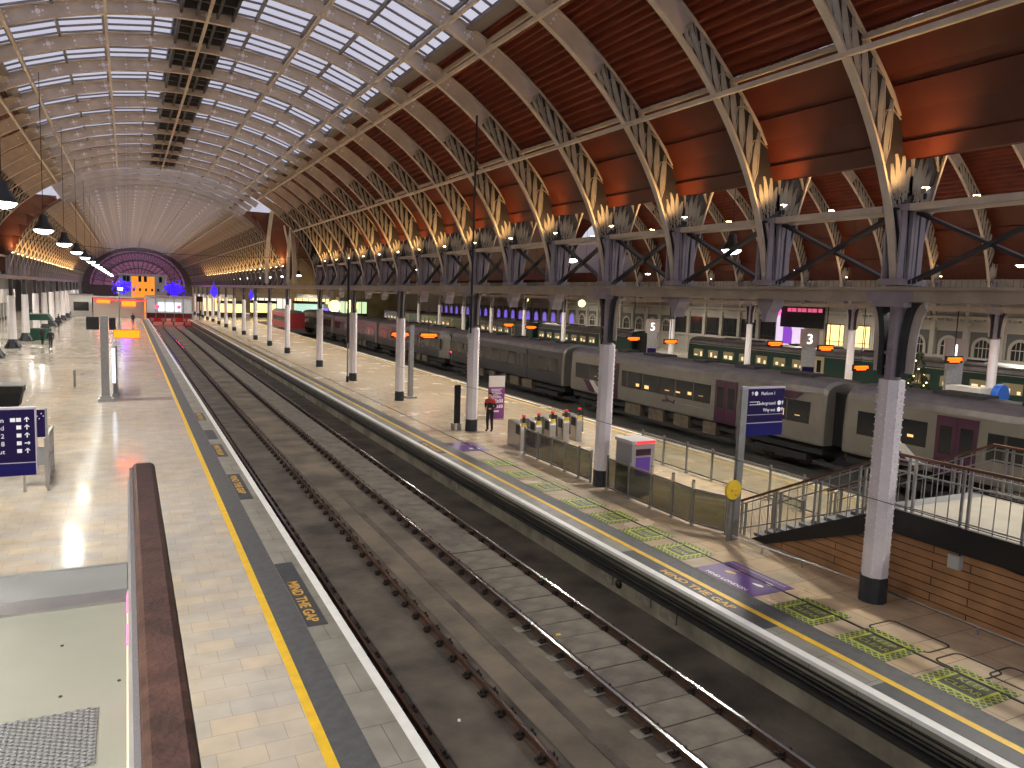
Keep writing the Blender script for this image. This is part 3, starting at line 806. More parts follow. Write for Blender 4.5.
def purple(x0, x1, y0, y1, lab, words):
    t = thing('purple_floor_sticker', lab, 'floor sticker')
    MB().box(x0, x1, y0, y1, -.003, .0055).build('vinyl', M_purple, t)
    a, b = MB(), MB(); cx = x0+(x1-x0)*.52
    foot(a, cx-.05, y1-.55, 1.9); foot(a, cx+.22, y1-.60, 1.6); foot(b, cx-.05, y0+.45, -1.4); foot(b, cx+.22, y0+.40, -1.7)
    a.build('yellow_footprint', M_ytext, t); b.build('white_footprint', M_white, t)
    c = MB()
    for i in range(22): c.box(x1-.16, x1-.09, y1-.1-i*.075, y1-.06-i*.075, .004, .007)
    o = c.build('small_print', pm('pale_purple_print', (.45,.36,.5), .5), t)
    if words:
        o = text_obj('lettering', words, .15, M_white, (x0+.07, y1-.25, .007), (0,-1,0), (1,0,0), t, 'LEFT', .001, 1.15)
purple(11.32, 12.48, 11.0, 12.82, 'purple floor sticker with yellow and white footprints', "MIND LONDON")
purple(11.36, 12.5, 26.25, 28.0, 'faded purple floor sticker near the ticket gates', '')
# manhole outlines
mh = MB()
def rrect(mb, x0, x1, y0, y1, r=.12):
    P = []
    for (cx, cy_, a0) in ((x1-r,y1-r,0),(x0+r,y1-r,PI/2),(x0+r,y0+r,PI),(x1-r,y0+r,1.5*PI)):
        for i in range(5): a = a0+PI/2*i/4; P.append((cx+r*cos(a), cy_+r*sin(a)))
    for p, q in zip(P, P[1:]+P[:1]): mb.bar((p[0],p[1],.004), (q[0],q[1],.004), .035, .006)
for j, (a, b, c, d, l) in enumerate(((12.3,13.0,7.9,9.1,'rounded access cover outline nearer the riveted column'),(12.2,12.85,6.9,7.7,'rounded access cover outline with a dark keyhole'),(12.55,13.2,6.1,7.0,'rounded access cover outline next to the low tube rail'))):
    mh = MB(); rrect(mh, a, b, c, d); tag(mh.build('access_cover', M_darkrec), l, 'access cover')

# ------------------------------------------------------------------ wood-clad staircase with landing
st = thing('staircase', 'wood-clad staircase rising to a pale landing beside the riveted column', 'staircase', (0,0,0))
SX0, SX1, SY0, SY1, SZ = 14.2, 17.5, 14.0, 10.15, 1.82
MB().extrude([(13.4,.0),(YBACK+10,0),(YBACK+10,SZ-.5),(SY1-.05,SZ-.5),(13.4,.12)], 'x', SX0+.03, SX0+.12).build('timber_cladding', M_wood, st)
MB().extrude([(13.4,.0),(YBACK+10,0),(YBACK+10,SZ-.5),(SY1-.05,SZ-.5),(13.4,.12)], 'x', SX1-.12, SX1-.03).build('timber_cladding', M_wood, st)
band = [(SY0,-.0),(SY1,SZ),(1,SZ),(1,SZ-.5),(SY1+.02,SZ-.5),(SY0-.5,0)]
MB().extrude(band, 'x', SX0-.05, SX0+.05).build('black_stringer', M_black, st); MB().extrude(band, 'x', SX1-.05, SX1+.05).build('black_stringer', M_black, st)
MB().box(SX0+.05, SX1-.05, 1, SY1, SZ-.12, SZ-.02).build('landing', pm('beige_landing_floor', (.29,.265,.215), .5, var=.08), st)
steps = 11
for i in range(steps):
    y1 = SY0-(SY0-SY1)*i/steps; y0 = SY0-(SY0-SY1)*(i+1)/steps; z = SZ*(i+1)/steps
    MB().box(SX0+.05, SX1-.05, y0-.02, y1, z-.10, z-.02).build('step', M_deckgrey, st)
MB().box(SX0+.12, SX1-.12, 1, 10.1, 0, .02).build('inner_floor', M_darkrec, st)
def railing(x, nm, lab):
    t = thing('stair_railing', lab, 'railing', (x, 0, 0))
    A = (SY0+.45, .0); HR = [(SY0+.55,.82),(SY1+.0,SZ+1.15),(1.2,SZ+1.17)]
    mb = MB()
    for p, q in zip(HR[:-1], HR[1:]): mb.bar((0,p[0],p[1]), (0,q[0],q[1]), .07, .055)
    mb.sphere((0,HR[1][0],HR[1][1]), .035, 8, 5)
    mb.build('handrail', M_rail_brown, t)
    mb = MB()
    for dz in (-.10, -.34):
        P = [(y, z+dz) for y, z in HR]
        for p, q in zip(P[:-1], P[1:]): mb.bar((0,p[0],p[1]), (0,q[0],q[1]), .03, .03)
    P = [(SY0+.5,.10),(SY1,SZ+.10),(1.2,SZ+.10)]
    for p, q in zip(P[:-1], P[1:]): mb.bar((0,p[0],p[1]), (0,q[0],q[1]), .03, .03)
    mb.build('rail_bar', M_galv, t)
    y = SY0+.42; i = 0
    while y > 3:
        f = max(0, min(1, (SY0-y)/(SY0-SY1))); zb = SZ*f; 
        zt = HR[0][1]+(HR[1][1]-HR[0][1])*max(0, min(1, (HR[0][0]-y)/(HR[0][0]-HR[1][0])))
        big = (i % 4 == 0)
        w = .045 if big else .016
        m2 = MB().bar((0,y,zb-.06), (0,y,zt-.02), w, w)
        if big: m2.bar((0,y-.14,zb-.06), (0,y-.14,zt-.02), .05, .05)
        m2.build('baluster' if not big else 'post', M_galv, t)
        y -= .26 if not big else .36; i += 1
    return t
railing(SX0, 'n', 'grey stair railing with brown handrail above the timber cladding, track side')
railing(SX1, 'f', 'grey stair railing with brown handrail on the train side of the landing')
mesh_p = MB()
for i in range(26):
    y = SY0+.45-i*.045; mesh_p.bar((SX0-.01, y, .1+max(0, (SY0-y)/(SY0-SY1)*SZ)), (SX0-.01, y, .72+max(0, (SY0-y+.5)*.46)), .008, .008)
tag(mesh_p.build('mesh_infill', M_galv), 'fine vertical bar infill at the foot of the stair railing by the signpost', 'infill panel')
t = thing('junction_box', 'small grey junction box with black cable on the timber stair wall', 'junction box', (SX0+.03, 8.6, 1.0))
MB().box(-.11, 0, 0, .24, 0, .27).build('box', pm('pale_grey_box', (.42,.44,.42), .5), t)
MB().box(-.125, -.11, .015, .225, .015, .255).build('lid', pm('pale_grey_lid', (.47,.48,.46), .45), t)
MB().tube([(-.05,.05,.27),(-.05,.03,.36),(-.05,-.15,.40),(-.05,-1.0,.30),(-.05,-4,.25)], .018, 6).build('cable', M_cable, t)
t = thing('tube_rail', 'low steel tube rail on stubs in front of the timber stair wall', 'rail', (13.9, 0, 0))
MB().tube([(-.45,13.9,.17),(-.18,11.5,.17),(0,9.6,.17),(.0,3,.17)], .022, 8).build('tube', M_steel, t)
for y, dx in ((13.0,-.36),(11.9,-.23),(9.4,0),(8.0,0),(6.6,0),(5.2,0)):
    MB().lathe([(.03,0),(.02,.03),(.02,.17)], 8, (dx, y, 0)).build('stub', M_steel, t)

# ------------------------------------------------------------------ glass barriers
def barrier(pts, lab, matg, H=1.08, tops=(), mat=M_galv):
    t = thing('glass_barrier', lab, 'glass barrier')
    for i, (x, y) in enumerate(pts):
        h = H+(.16 if i in tops else 0)
        MB().box(x-.028, x+.028, y-.028, y+.028, 0, h).box(x-.06, x+.06, y-.06, y+.06, 0, .025).build('post', mat, t)
        if i in tops:
            MB().box(x-.034, x+.034, y-.034, y+.034, H-.10, H+.10).build('pale_post_cap', pm('cream_post_band', (.62,.52,.36), .5), t)
    for (a, b) in zip(pts[:-1], pts[1:]):
        A, B = Vector((*a, 0)), Vector((*b, 0)); d = (B-A).normalized()
        p, q = A+d*.04, B-d*.04
        g = MB().bar(p+Vector((0,0,.54)), q+Vector((0,0,.54)), .012, .90); g.build('glass_panel', matg, t)
        for zz in (.09, 1.0): MB().bar(p+Vector((0,0,zz)), q+Vector((0,0,zz)), .035, .05).build('panel_rail', mat, t)
    return t
yb = [25.1,24.05,23.0,22.1,21.2,20.45]
barrier([(13.42, y) for y in yb], 'smoked glass barrier between the ticket gates and the white column', M_dglass)
yb2 = [19.5,18.35,17.25,16.3,15.45]
barrier([(13.42, y) for y in yb2]+[(13.75,14.5)], 'smoked glass barrier between the white column and the blue signpost', M_dglass, 1.1, (2,3,4))
barrier([(17.5,23.2-i*1.3) for i in range(9)], 'clear glass barrier along the far side of the gateline', M_cglass, 1.1)
barrier([(15.3,14.4),(15.3,13.4)], 'short glass return panel at the foot of the stairs', M_cglass, 1.05)
# ticket gates across the island platform
def gate(x, y, lab):
    t = thing('ticket_gate', lab, 'ticket gate', (x, y, 0), -.12, 'ticket gates across the island platform')
    b = MB()
    prof = [(-.75,0),(.75,0),(.75,.86),(.70,1.0),(.60,1.04),(-.60,1.04),(-.70,1.0),(-.75,.86)]
    b.extrude(prof, 'x', -.13, .13); b.build('cabinet', M_steel, t)
    MB().box(-.14,.14,-.62,-.2,.62,.98).build('dark_panel', M_black, t)
    MB().box(-.05,.05,-.72,-.66,1.0,1.34).build('reader_post', M_black, t)
    MB().box(-.06,.06,-.74,-.64,1.34,1.42).build('red_indicator', M_redlamp if False else em('gate_red_light', (1,.06,.04), .22), t)
    MB().box(-.09,.09,-.78,-.68,.96,1.10).build('card_reader', M_yello, t)
    MB().extrude([(.1,.25),(.55,.25),(.5,1.15),(.12,1.15)], 'y', -.01, .01).build('paddle', M_dglass, t)
    return t
gl_ = ['ticket gate standing at the end of the smoked glass barrier', 'ticket gate second from the smoked glass barrier', 'ticket gate third from the smoked glass barrier', 'ticket gate fourth from the smoked glass barrier', 'ticket gate behind the barrier column']
for i, l in enumerate(gl_): gate(13.75+.82*i, 26.4+.30*i, l)
# help machine
t = thing('ticket_machine', 'grey ticket machine with a purple screen and red-lit top behind the glass barrier', 'ticket machine', (14.0, 18.9, 0))
MB().extrude([(-.42,0),(.42,0),(.42,1.62),(-.42,1.62)], 'x', -.42, .42).build('cabinet', pm('pale_grey_machine', (.34,.33,.34), .45), t)
MB().box(-.46,.46,-.46,.46,1.62,1.72).build('top_hood', pm('light_machine_top', (.55,.53,.54), .4), t)
MB().box(-.30,.40,-.475,-.455,1.63,1.71).build('red_light_bar', em('red_light_strip', (1,.03,.04), 1.5), t)
MB().box(-.26,.26,-.44,-.415,.62,1.20).build('screen', M_gate_purple, t)
MB().box(-.28,.28,-.43,-.415,1.26,1.46).build('header_panel', M_trainpurple, t)
# blue signpost
t = thing('direction_signpost', 'tall steel signpost carrying a navy blue direction board by the stair foot', 'signpost', (13.62, 14.05, 0))
MB().box(-.10,.10,-.05,.05,0,3.92).build('post', M_galv, t)
b = MB().box(.10,1.33,-.05,.05,2.66,3.86).build('sign_board', M_signblue, t)
MB().box(.105,1.325,-.058,-.049,2.66,2.98).build('lower_band', M_signblue2, t)
MB().box(.105,1.325,-.056,-.05,2.985,3.005).box(.105,1.325,-.056,-.05,3.195,3.21).box(-.11,1.34,-.06,.06,3.86,3.90).build('trim_line', pm('pale_sign_trim', (.35,.33,.45), .4), t)
for s, x, z, al in (('Platform 1',.52,3.70,'LEFT'),('Underground',1.03,3.45,'RIGHT'),('Taxi point',1.03,3.28,'RIGHT')):
    if s == 'Taxi point': s = 'Way out'
    text_obj('lettering', s, .115, M_signtext, (x,-.062,z), (1,0,0), (0,0,1), t, al, .002)
ic = MB()
for x, z, r in ((.36,3.74,.055),(1.16,3.49,.06),(1.16,3.32,.06)): ic.lathe([(r,0),(r,.006)], 14, (x,-.062,z), axis='y')
for x, z in ((.24,3.74),(1.27,3.49),(1.27,3.32)): ic.bar((x,-.06,z-.04), (x,-.06,z+.04), .018, .006, (0,1,0)); ic.bar((x-.03,-.06,z+.01), (x,-.06,z+.045), .016, .006, (0,1,0)); ic.bar((x+.03,-.06,z+.01), (x,-.06,z+.045), .016, .006, (0,1,0))
for z in (3.46, 3.53): ic.box(.16,.50,-.06,-.054,z-.006,z+.006)
ic.build('icon', M_signtext, t)
t = thing('round_yellow_disc', 'round yellow disc mounted on the post end of the glass barrier', 'disc', (13.42, 13.98, 1.33))
MB().lathe([(.24,-.03),(.255,-.01),(.255,.01),(.235,.045),(.16,.05)], 28, axis='y').build('disc', M_yello, t)
MB().box(-.08,.08,-.05,-.028,-.03,.03).box(.05,.13,-.05,-.028,-.14,-.10).build('mark', M_ytext, t)
MB().box(-.05,.05,.03,.08,-.3,.05).box(-.04,.04,.03,.10,-1.33,-.25).build('bracket', M_galv, t)
# roll-up banner
t = thing('rollup_banner', 'purple and white roll-up banner standing by the person with red shoulders', 'banner', (15.88, 32.8, 0), 0)
MB().box(-.43,.43,-.02,.02,.05,2.16).build('sheet', pm('banner_purple', (.17,.03,.16), .5), t)
MB().box(-.43,.43,-.03,-.021,1.62,2.16).build('photo_panel', pm('banner_pale', (.52,.46,.43), .5), t)
bw = MB()
for z, h in ((.86,.17),(.60,.15)):
    for k in range(6): bw.box(-.30+k*.115, -.23+k*.115, -.03, -.021, z, z+h*(1 if k % 3 else .8))
    bw.box(-.30, .35, -.028, -.021, z, z+.015)
for k in range(7): bw.box(-.30+.02*(k % 2), .28-.05*(k % 3), -.03, -.021, 1.08+k*.07, 1.105+k*.07)
bw.box(-.28,.15,-.03,-.021,.40,.47)
bw.build('lettering', pm('banner_white', (.72,.66,.70), .5), t)
MB().box(-.44,.44,-.10,.10,0,.06).build('base', M_steel, t)
t = thing('leaning_board', 'dark narrow notice board leaning behind the column by the person with red shoulders', 'notice board', (12.98, 30.75, 0))
MB().box(-.14,.14,-.03,.03,.3,2.0).build('board', M_clothblack, t); MB().box(-.2,-.16,-.2,.2,0,.3).box(.1,.14,-.2,.2,0,.3).build('foot', M_galv, t)
# grey second post on the island platform
t = thing('grey_post', 'slim grey post on a square foot just behind the third white column', 'post', (14.45, 41.2, 0))
MB().box(-.12,.12,-.12,.12,0,4.2).build('post', M_galv, t); MB().box(-.3,.3,-.3,.3,0,.12).build('foot', M_galv, t)
t = thing('thin_pole', 'thin pole, black above and pale below, near the second column past the banner', 'pole', (12.95, 49.5, 0))
MB().lathe([(.06,0),(.05,2.6)], 8).build('lower_pole', M_galv, t); MB().lathe([(.07,2.6),(.07,9.5)], 8).lathe([(.09,0),(.09,.4)], 8).build('upper_pole', M_black, t)
# camera drop rod
t = thing('camera_drop_rod', 'black rod hanging from the roof with a small white camera at its end', 'camera rod', (10.0, 22.75, 0))
MB().lathe([(.035,4.55),(.035,11.6)], 8).build('rod', M_black, t)
MB().sphere((-.05,-.05,4.62), .10, 10, 6).build('camera_dome', M_whitepanel, t)

# ------------------------------------------------------------------ handrail and metal deck beside the camera
t = thing('wooden_handrail', 'thick dark polished wooden handrail end beside the pale metal deck', 'handrail', (0, 0, 0))
hp = []
for i in range(16):
    a = PI*i/15; hp.append((.05-.046*cos(a)*(1 if True else 0), 5.02+.035*sin(a)**.6))
hp = [(.006,4.97),(.006,5.03),(.012,5.045),(.024,5.052),(.083,5.052),(.096,5.045),(.102,5.03),(.102,4.97)]
MB().extrude(hp, 'y', -2.0, 3.83).build('rail', M_rail_wood, t)
MB().box(-.004,.008,-2,3.81,4.985,5.037).build('steel_edge', pm('worn_steel_edge', (.5,.48,.46), .25, .9), t)
MB().box(-.012,.02,-2,3.78,4.60,4.99).box(.02,.07,-2,3.76,4.3,4.97).build('side_panel', M_galv, t)
t = thing('metal_deck', 'pale metal service deck with a mesh vent inside the wooden handrail', 'deck', (0, 0, 0))
MB().box(-2.5,-.02,-2,3.42,4.50,4.60).build('deck_panel', M_deckmetal, t)
MB().box(-2.5,-.02,3.42,3.78,4.50,4.595).build('rubber_strip', M_deckgrey, t)
MB().box(-2.5,-.02,3.30,3.42,4.59,4.612).build('threshold_bar', M_steel, t)
MB().box(-2.5,.02,3.78,3.80,4.15,4.60).build('fascia', M_galv, t)
MB().bar((-.16,3.42,4.597), (-.16,3.78,4.597), .004, .002)
mm = MB()
x0, x1, y0, y1 = -1.2, -.10, 2.16, 2.47
k = -3.0
while k < 3:
    for sg in (-1, 1):
        c = clipseg((-2.5, 2.3+k-(-2.5+.6)*sg*-.6), (0, 2.3+k-(0+.6)*sg*-.6), x0, x1, y0, y1)
        if c: mm.bar((*c[0], 4.605), (*c[1], 4.605), .0035, .004)
    k += .018
mm.build('mesh_vent', pm('pale_mesh_wire', (.40,.40,.40), .35, .7), t)
MB().box(x0, x1, y0, y1, 4.598, 4.602).build('vent_backing', pm('dark_vent_backing', (.13,.14,.15), .6), t)
for (x, y) in ((-.225,2.96),(-.205,2.58),(-.045,2.62)):
    MB().lathe([(.0055,4.60),(.005,4.603)], 10, (x, y, 0)).build('bolt_head', M_darkrec, t)
tp = MB().box(-.024,-.016,3.15,3.36,4.60,4.615).box(-.024,-.016,2.86,3.04,4.60,4.615)
o = tp.build('pink_tape', M_pink, t); o = MB().box(-.014,-.010,2.34,2.52,4.66,4.80).build('pink_sticker', M_pink, t)
MB().tube([(-.018,-2,4.607),(-.018,3.4,4.607)], .005, 6).build('edge_bead', pm('cream_edge_bead', (.55,.5,.4), .4), t)

# ------------------------------------------------------------------ concourse side objects
t = thing('direction_sign', 'purple direction sign with white lettering and arrows by the trolley barrier', 'sign', (-1.66, 17.5, 0))
MB().box(-2.6,0,-.05,.05,2.05,3.39).build('sign_board', M_signblue, t)
MB().box(-2.6,-.002,-.056,-.049,2.06,2.30).build('lower_band', M_signblue2, t)
MB().box(-2.6,0,-.058,-.05,2.30,2.315).box(-2.62,.02,-.06,.06,3.37,3.41).box(-.012,.012,-.06,.06,2.05,3.40).build('trim_line', pm('pale_sign_trim2', (.45,.42,.5), .4), t)
rows = [('Bus station',3.12),('Underground',2.97),('Platform 12',2.81),('Platform 8',2.655),('Way out',2.50)]
for s, z in rows:
    text_obj('lettering', s, .125, M_signtext, (-.52,-.062,z), (1,0,0), (0,0,1), t, 'RIGHT', .002)
ic = MB()
for i, (s, z) in enumerate(rows):
    z += .045
    ic.box(-.32,-.24,-.062,-.054,z-.038,z+.038)
    if i == 0: ic.box(-.42,-.335,-.062,-.054,z-.038,z+.038)
    if s == 'Platform 8': ic.bar((-.19,-.058,z),(-.10,-.058,z),.02,.006,(0,1,0)); ic.bar((-.13,-.058,z+.03),(-.10,-.058,z),.016,.006,(0,1,0)); ic.bar((-.13,-.058,z-.03),(-.10,-.058,z),.016,.006,(0,1,0))
    else: ic.bar((-.145,-.058,z-.045),(-.145,-.058,z+.045),.02,.006,(0,1,0)); ic.bar((-.185,-.058,z+.005),(-.145,-.058,z+.05),.016,.006,(0,1,0)); ic.bar((-.105,-.058,z+.005),(-.145,-.058,z+.05),.016,.006,(0,1,0))
ic.build('icon', M_signtext, t)
MB().box(-1.9,-1.8,.05,.13,0,3.3).box(-.95,-.87,.05,.13,0,3.3).build('post', M_galv, t)
t = thing('departure_poster', 'small dark blue panel raised on posts behind the purple direction sign', 'panel', (-2.1, 24.6, 0))
MB().box(-.55,0.03,0,.05,1.55,2.32).build('panel', M_signblue, t); MB().box(-.01,.05,-.01,.06,0,2.36).box(-.58,-.52,-.01,.06,0,2.36).build('post', M_steel, t)
dots = MB()
for k in range(6): dots.box(-.26+.05*k,-.235+.05*k,-.006,0,2.20-.07*(k % 3),2.23-.07*(k % 3))
dots.build('printed_dots', M_signtext, t)
t = thing('trolley_barrier', 'steel trolley barrier frame behind the purple direction sign', 'barrier', (-2.15, 25.0, 0))
b = MB()
for y in (0, .75, 1.5, 2.3): b.bar((0,y,0),(0,y,1.42),.06,.06)
b.bar((0,-.03,1.42),(0,2.33,1.42),.06,.06); b.bar((0,0,.75),(0,2.3,.75),.04,.04); b.bar((0,0,.15),(0,2.3,.15),.04,.04)
b.build('end_frame', M_steel, t)
b = MB()
for x in (-.9,-1.8,-2.7): b.bar((x,2.3,0),(x,2.3,1.42),.05,.05)
for z in (1.42, 1.15, .75): b.bar((0,2.3,z),(-2.7,2.3,z),.04,.04)
b.build('rear_frame', M_steel, t)
MB().box(-2.7,-.05,2.28,2.30,.2,.75).build('mesh_panel', pm('grey_mesh_panel', (.35,.36,.37), .5), t)
t = thing('information_desk', 'low dark information desk at the picture edge behind the direction sign', 'desk', (-5.1, 42.4, 0))
MB().extrude([(-.6,0),(.45,0),(.55,.55),(.55,.62),(-.6,.62)], 'y', -.3, .9).build('body', M_clothblack, t)
MB().box(-.65,.62,-.35,.95,.62,.95).build('counter', M_darkrec, t); MB().box(-.7,.68,-.4,1.0,.95,1.0).build('worktop', M_galv, t)
o = thing('waste_bin', 'grey waste bin partly cut by the picture edge before the metal deck', 'bin', (-2.60, 11.0, 0)); MB().box(-.35,.28,-.25,.25,0,1.0).build('body', M_galv, o); MB().box(-.36,.29,-.26,.26,1.0,1.06).build('lid', M_steel, o)
t = thing('steel_bollard', 'thin steel bollard standing alone on the pale concourse', 'bollard', (-2.73, 49.4, 0))
MB().lathe([(.07,0),(.065,.9),(.05,.98)], 10).build('tube', M_galv, t); MB().lathe([(.10,0),(.10,.03)], 10).lathe([(.075,.86),(.075,.94)], 10).build('collar', M_steel, t)
# display post with boxes and departure board
t = thing('display_post', 'tall steel post with two dark screens and a lit amber departure board', 'display post', (-1.02, 43.0, 0))
MB().box(-.20,.16,-.15,.15,.3,4.3).build('post', M_galv, t); MB().box(-.36,.34,-.3,.3,0,.16).box(-.26,.24,-.22,.22,.16,.30).build('foot', M_steel, t)
MB().box(-.80,-.24,-.15,.25,3.62,4.25).build('screen', M_black, t); MB().box(.20,.50,-.15,.25,3.62,4.22).build('screen', M_black, t)
MB().box(.38,1.58,-.08,.08,3.20,3.64).build('board_case', pm('board_case', (.04,.035,.03), .5), t)
l = MB()
for z, a, b_ in ((3.50,.50,1.46),(3.39,.44,1.50),(3.28,.70,1.30)): l.box(a, b_, -.10, -.08, z-.032, z+.032)
l.build('led_text', M_led, t); MB().box(.40,1.56,-.09,-.081,3.23,3.61).build('led_glow', M_leddim, t)
MB().bar((.1,0,3.42),(.4,0,3.42),.06,.06).build('arm', M_galv, t)
t = thing('information_totem', 'thin information totem with a lit edge behind the steel display post', 'totem', (-.70, 44.2, 0))
MB().box(-.02,.16,0,3.2,.25,2.7).build('body', pm('totem_grey', (.2,.2,.22), .4), t); MB().box(-.04,.10,-.05,0,.8,2.6).build('lit_screen', em('pale_screen_light', (.75,.85,1.0), 1.6), t); MB().box(-.06,.2,0,3.2,0,.25).build('base', M_steel, t)
t = thing('lamp_post', 'slim lamp post with a white lamp in front of the end concourse', 'lamp post', (-1.0, 117, 0))
MB().lathe([(.18,0),(.12,.6),(.10,5.2)], 10).build('post', M_galv, t); MB().box(-.2,.6,-.3,.3,5.2,5.5).build('lamp_head', M_galv, t); MB().box(-.1,.5,-.32,-.30,5.2,5.45).build('lens', M_lampw, t)
# concourse side wall with shop fronts
struct('ceiling_concourse_side', MB().box(-20.2, -9.2, YBACK, YEND, 8.4, 8.6), M_brown)
struct('wall_concourse_side', MB().box(-20.2, -20, YBACK, YEND, 0, 9), pm('dim_side_wall', (.16,.15,.13), .7, var=.2))
shops = [('green_shop_front','green-panelled shop front behind the black-footed columns',66,72,M_greenpanel),('white_shop_front','white shop front behind the black-footed columns, next to the green one',74,86,M_whitepanel),('grey_shop_front','grey shop front behind the black-footed columns',88,104,M_whitepanel),('pale_shop_front','long pale shop front behind the farther black-footed columns',106,150,M_whitepanel)]
for nm, lab, y0, y1, m in shops:
    t = thing(nm, lab, 'shop front', (-16.5, y0, 0))
    L = y1-y0
    MB().box(-.2,0,0,L,2.6,4.6).build('fascia', m, t); MB().box(-.15,-.05,0,L,.5,2.6).build('window', M_facwin, t); MB().box(-.2,0,0,L,0,.5).build('stall_riser', M_darkrec, t)
    b = MB(); k = 0
    while k < L: b.box(-.2,.06,k,k+.25,0,4.6); k += 3
    b.build('pier', m, t)
for k in range(7):  # strips added under the side roof to brighten the white columns
    y = 64+17*k
    t = thing('fill_strip_lamp', 'added strip light under the side roof to brighten the black-footed columns, %s along' % ORD[k], 'added fill light', (-13, y, 8.4), 0, 'added strip lights under the side roof')
    MB().box(-.2,.2,-2,2,-.18,0).build('housing', M_galv, t); MB().box(-.15,.15,-1.9,1.9,-.2,-.18).build('diffuser', em('fill_strip_glow', (1,.97,.88), 6), t)
    L = bpy.data.lights.new('strip_fill_light', 'AREA'); L.shape = 'RECTANGLE'; L.size = .4; L.size_y = 3.8; L.energy = 700; L.color = (1,.95,.84)
    lo = bpy.data.objects.new('strip_fill_light', L); C.objects.link(lo); lo.location = (-13, y, 8.15)
t = thing('market_stall', 'dark green covered stall between the black-footed columns', 'stall', (-8.2, 91, 0))
MB().box(-1.0,1.0,0,2,0,1.1).build('counter', pm('green_stall', (.02,.09,.05), .6), t); MB().extrude([(-1.3,2.0),(1.3,2.0),(.9,2.6),(-.9,2.6)], 'y', -.3, 2.3).build('canopy', pm('green_canopy', (.015,.07,.04), .6), t)
MB().box(-1.0,-.92,0,.08,1.1,2.0).box(.92,1.0,0,.08,1.1,2.0).build('pole', M_black, t)

# ------------------------------------------------------------------ hanging lamps
lamp_sh = MB().lathe([(.05,.55),(.13,.50),(.16,.30),(.30,.10),(.34,0),(.33,0)], 20, capb=False).mesh('lamp_shade', M_lampshade, True)
lamp_ln = MB().lathe([(.001,-.15),(.12,-.135),(.24,-.09),(.31,-.02),(.32,.01)], 20, capb=False, capt=False).mesh('lamp_lens', M_lampw, True)
def hang_lamp(x, y, z, zt, lab, power, size=1.0, group='pendant lamps over the concourse platform'):
    t = thing('pendant_lamp', lab, 'pendant lamp', (x, y, z), 0, group)
    a = obj('lamp_shade', lamp_sh, t); b = obj('lamp_lens', lamp_ln, t)
    if size != 1: a.scale = b.scale = (size,)*3
    MB().lathe([(.012,.5),(.012,zt-z)], 6).build('cable', M_cable, t)
    L = bpy.data.lights.new('pendant_light', 'SPOT'); L.energy = power; L.color = (1.0,.94,.82); L.spot_size = 2.75; L.spot_blend = .6; L.shadow_soft_size = .28
    lo = bpy.data.objects.new('pendant_light', L); C.objects.link(lo); lo.location = (x, y, z-.20)
y = 1.5; i = 1
while y < 186:
    labs = 'glowing pendant lamp over the concourse platform, %s counting away from the wooden handrail' % ordw(i)
    hang_lamp(-2.62, y, 7.72, V1.z(-2.62)-.02, labs, 2150)
    y += 10.25; i += 1
y = -.9; i = 1
while y < 192:
    hang_lamp(18.0, y, 7.75, V2.z(18)-.02, 'white pendant lamp high over the island platform, %s of its line' % ordw(i), 2200, 1.0, 'pendant lamps over the island platform')
    hang_lamp(40, y+3, 6.85, V2.z(40)-.02, 'added pendant lamp lighting the far platform columns, %s of its line' % ordw(i), 1500, 1.0, 'added pendant lamps lighting the far platform')  # row added to light the far columns, mostly hidden behind the girder
    y += 10.25; i += 1
for y in (12, 32, 52, 75, 100):
    hang_lamp(56, y, 9.5, 13.6, 'pendant lamp in front of the white office front, hung at about %s carriage lengths along' % {12:'half',32:'one',52:'two',75:'three',100:'four'}[y], 4500, 1.0, 'pendant lamps by the office front')

# ------------------------------------------------------------------ warm floodlights on the arch feet
fl_b = MB().box(-.06,.06,-.05,.05,-.03,.07).mesh('housing', M_galv)
fl_l = MB().box(-.05,.05,-.04,.04,.07,.085).mesh('lens', M_lampwarm)
fl_s = MB().box(-.02,.02,-.02,.02,-.13,0).mesh('stem', M_black)
def flood(x, y, tx, lab, p, grp):
    t = thing('floodlight', lab, 'floodlight', (x, y, 8.06), 0, grp)
    obj('housing', fl_b, t); obj('lens', fl_l, t); obj('stem', fl_s, t)
    L = bpy.data.lights.new('warm_uplight', 'SPOT'); L.energy = p; L.color = (1.0,.56,.20); L.spot_size = 2.5; L.spot_blend = .8; L.shadow_soft_size = .12
    lo = bpy.data.objects.new('warm_uplight', L); C.objects.link(lo); lo.location = (x, y-.1, 8.17)
    d = Vector(((tx-x)*.55, .95, 1.7)); lo.rotation_euler = d.to_track_quat('-Z', 'Y').to_euler()
n = 0
for i, y in enumerate(ribs_y):
    if y > 150 or abs(y-TR0) < .1: continue
    n += 1
    flood(12.95, y-.75, 11.3, 'small warm floodlight on the cream rail by the arch foot, %s from the wooden staircase' % ordw(n), 125 if y < TR0 else 120, 'warm floodlights on the island side rail')
    if y > 14:
        flood(-8.1, y-.75, -6.4, 'small warm floodlight at the concourse side arch foot, %s along' % ordw(n), 150, 'warm floodlights on the concourse side rail')
n = 0
for k in range(-1, 14):
    y = YR0+k*YP; n += 1
    flood(14.45, y-.75, 17.0, 'warm floodlight on the train side of the cream rail, %s from the wooden staircase' % ordw(n), 85, 'warm floodlights on the train side of the rail')
    if k % 2 == 0:
        flood(43.4, y-.75, 40.5, 'warm floodlight on the far side of the wide vault, %s along' % ordw(n), 110, 'warm floodlights of the wide vault')

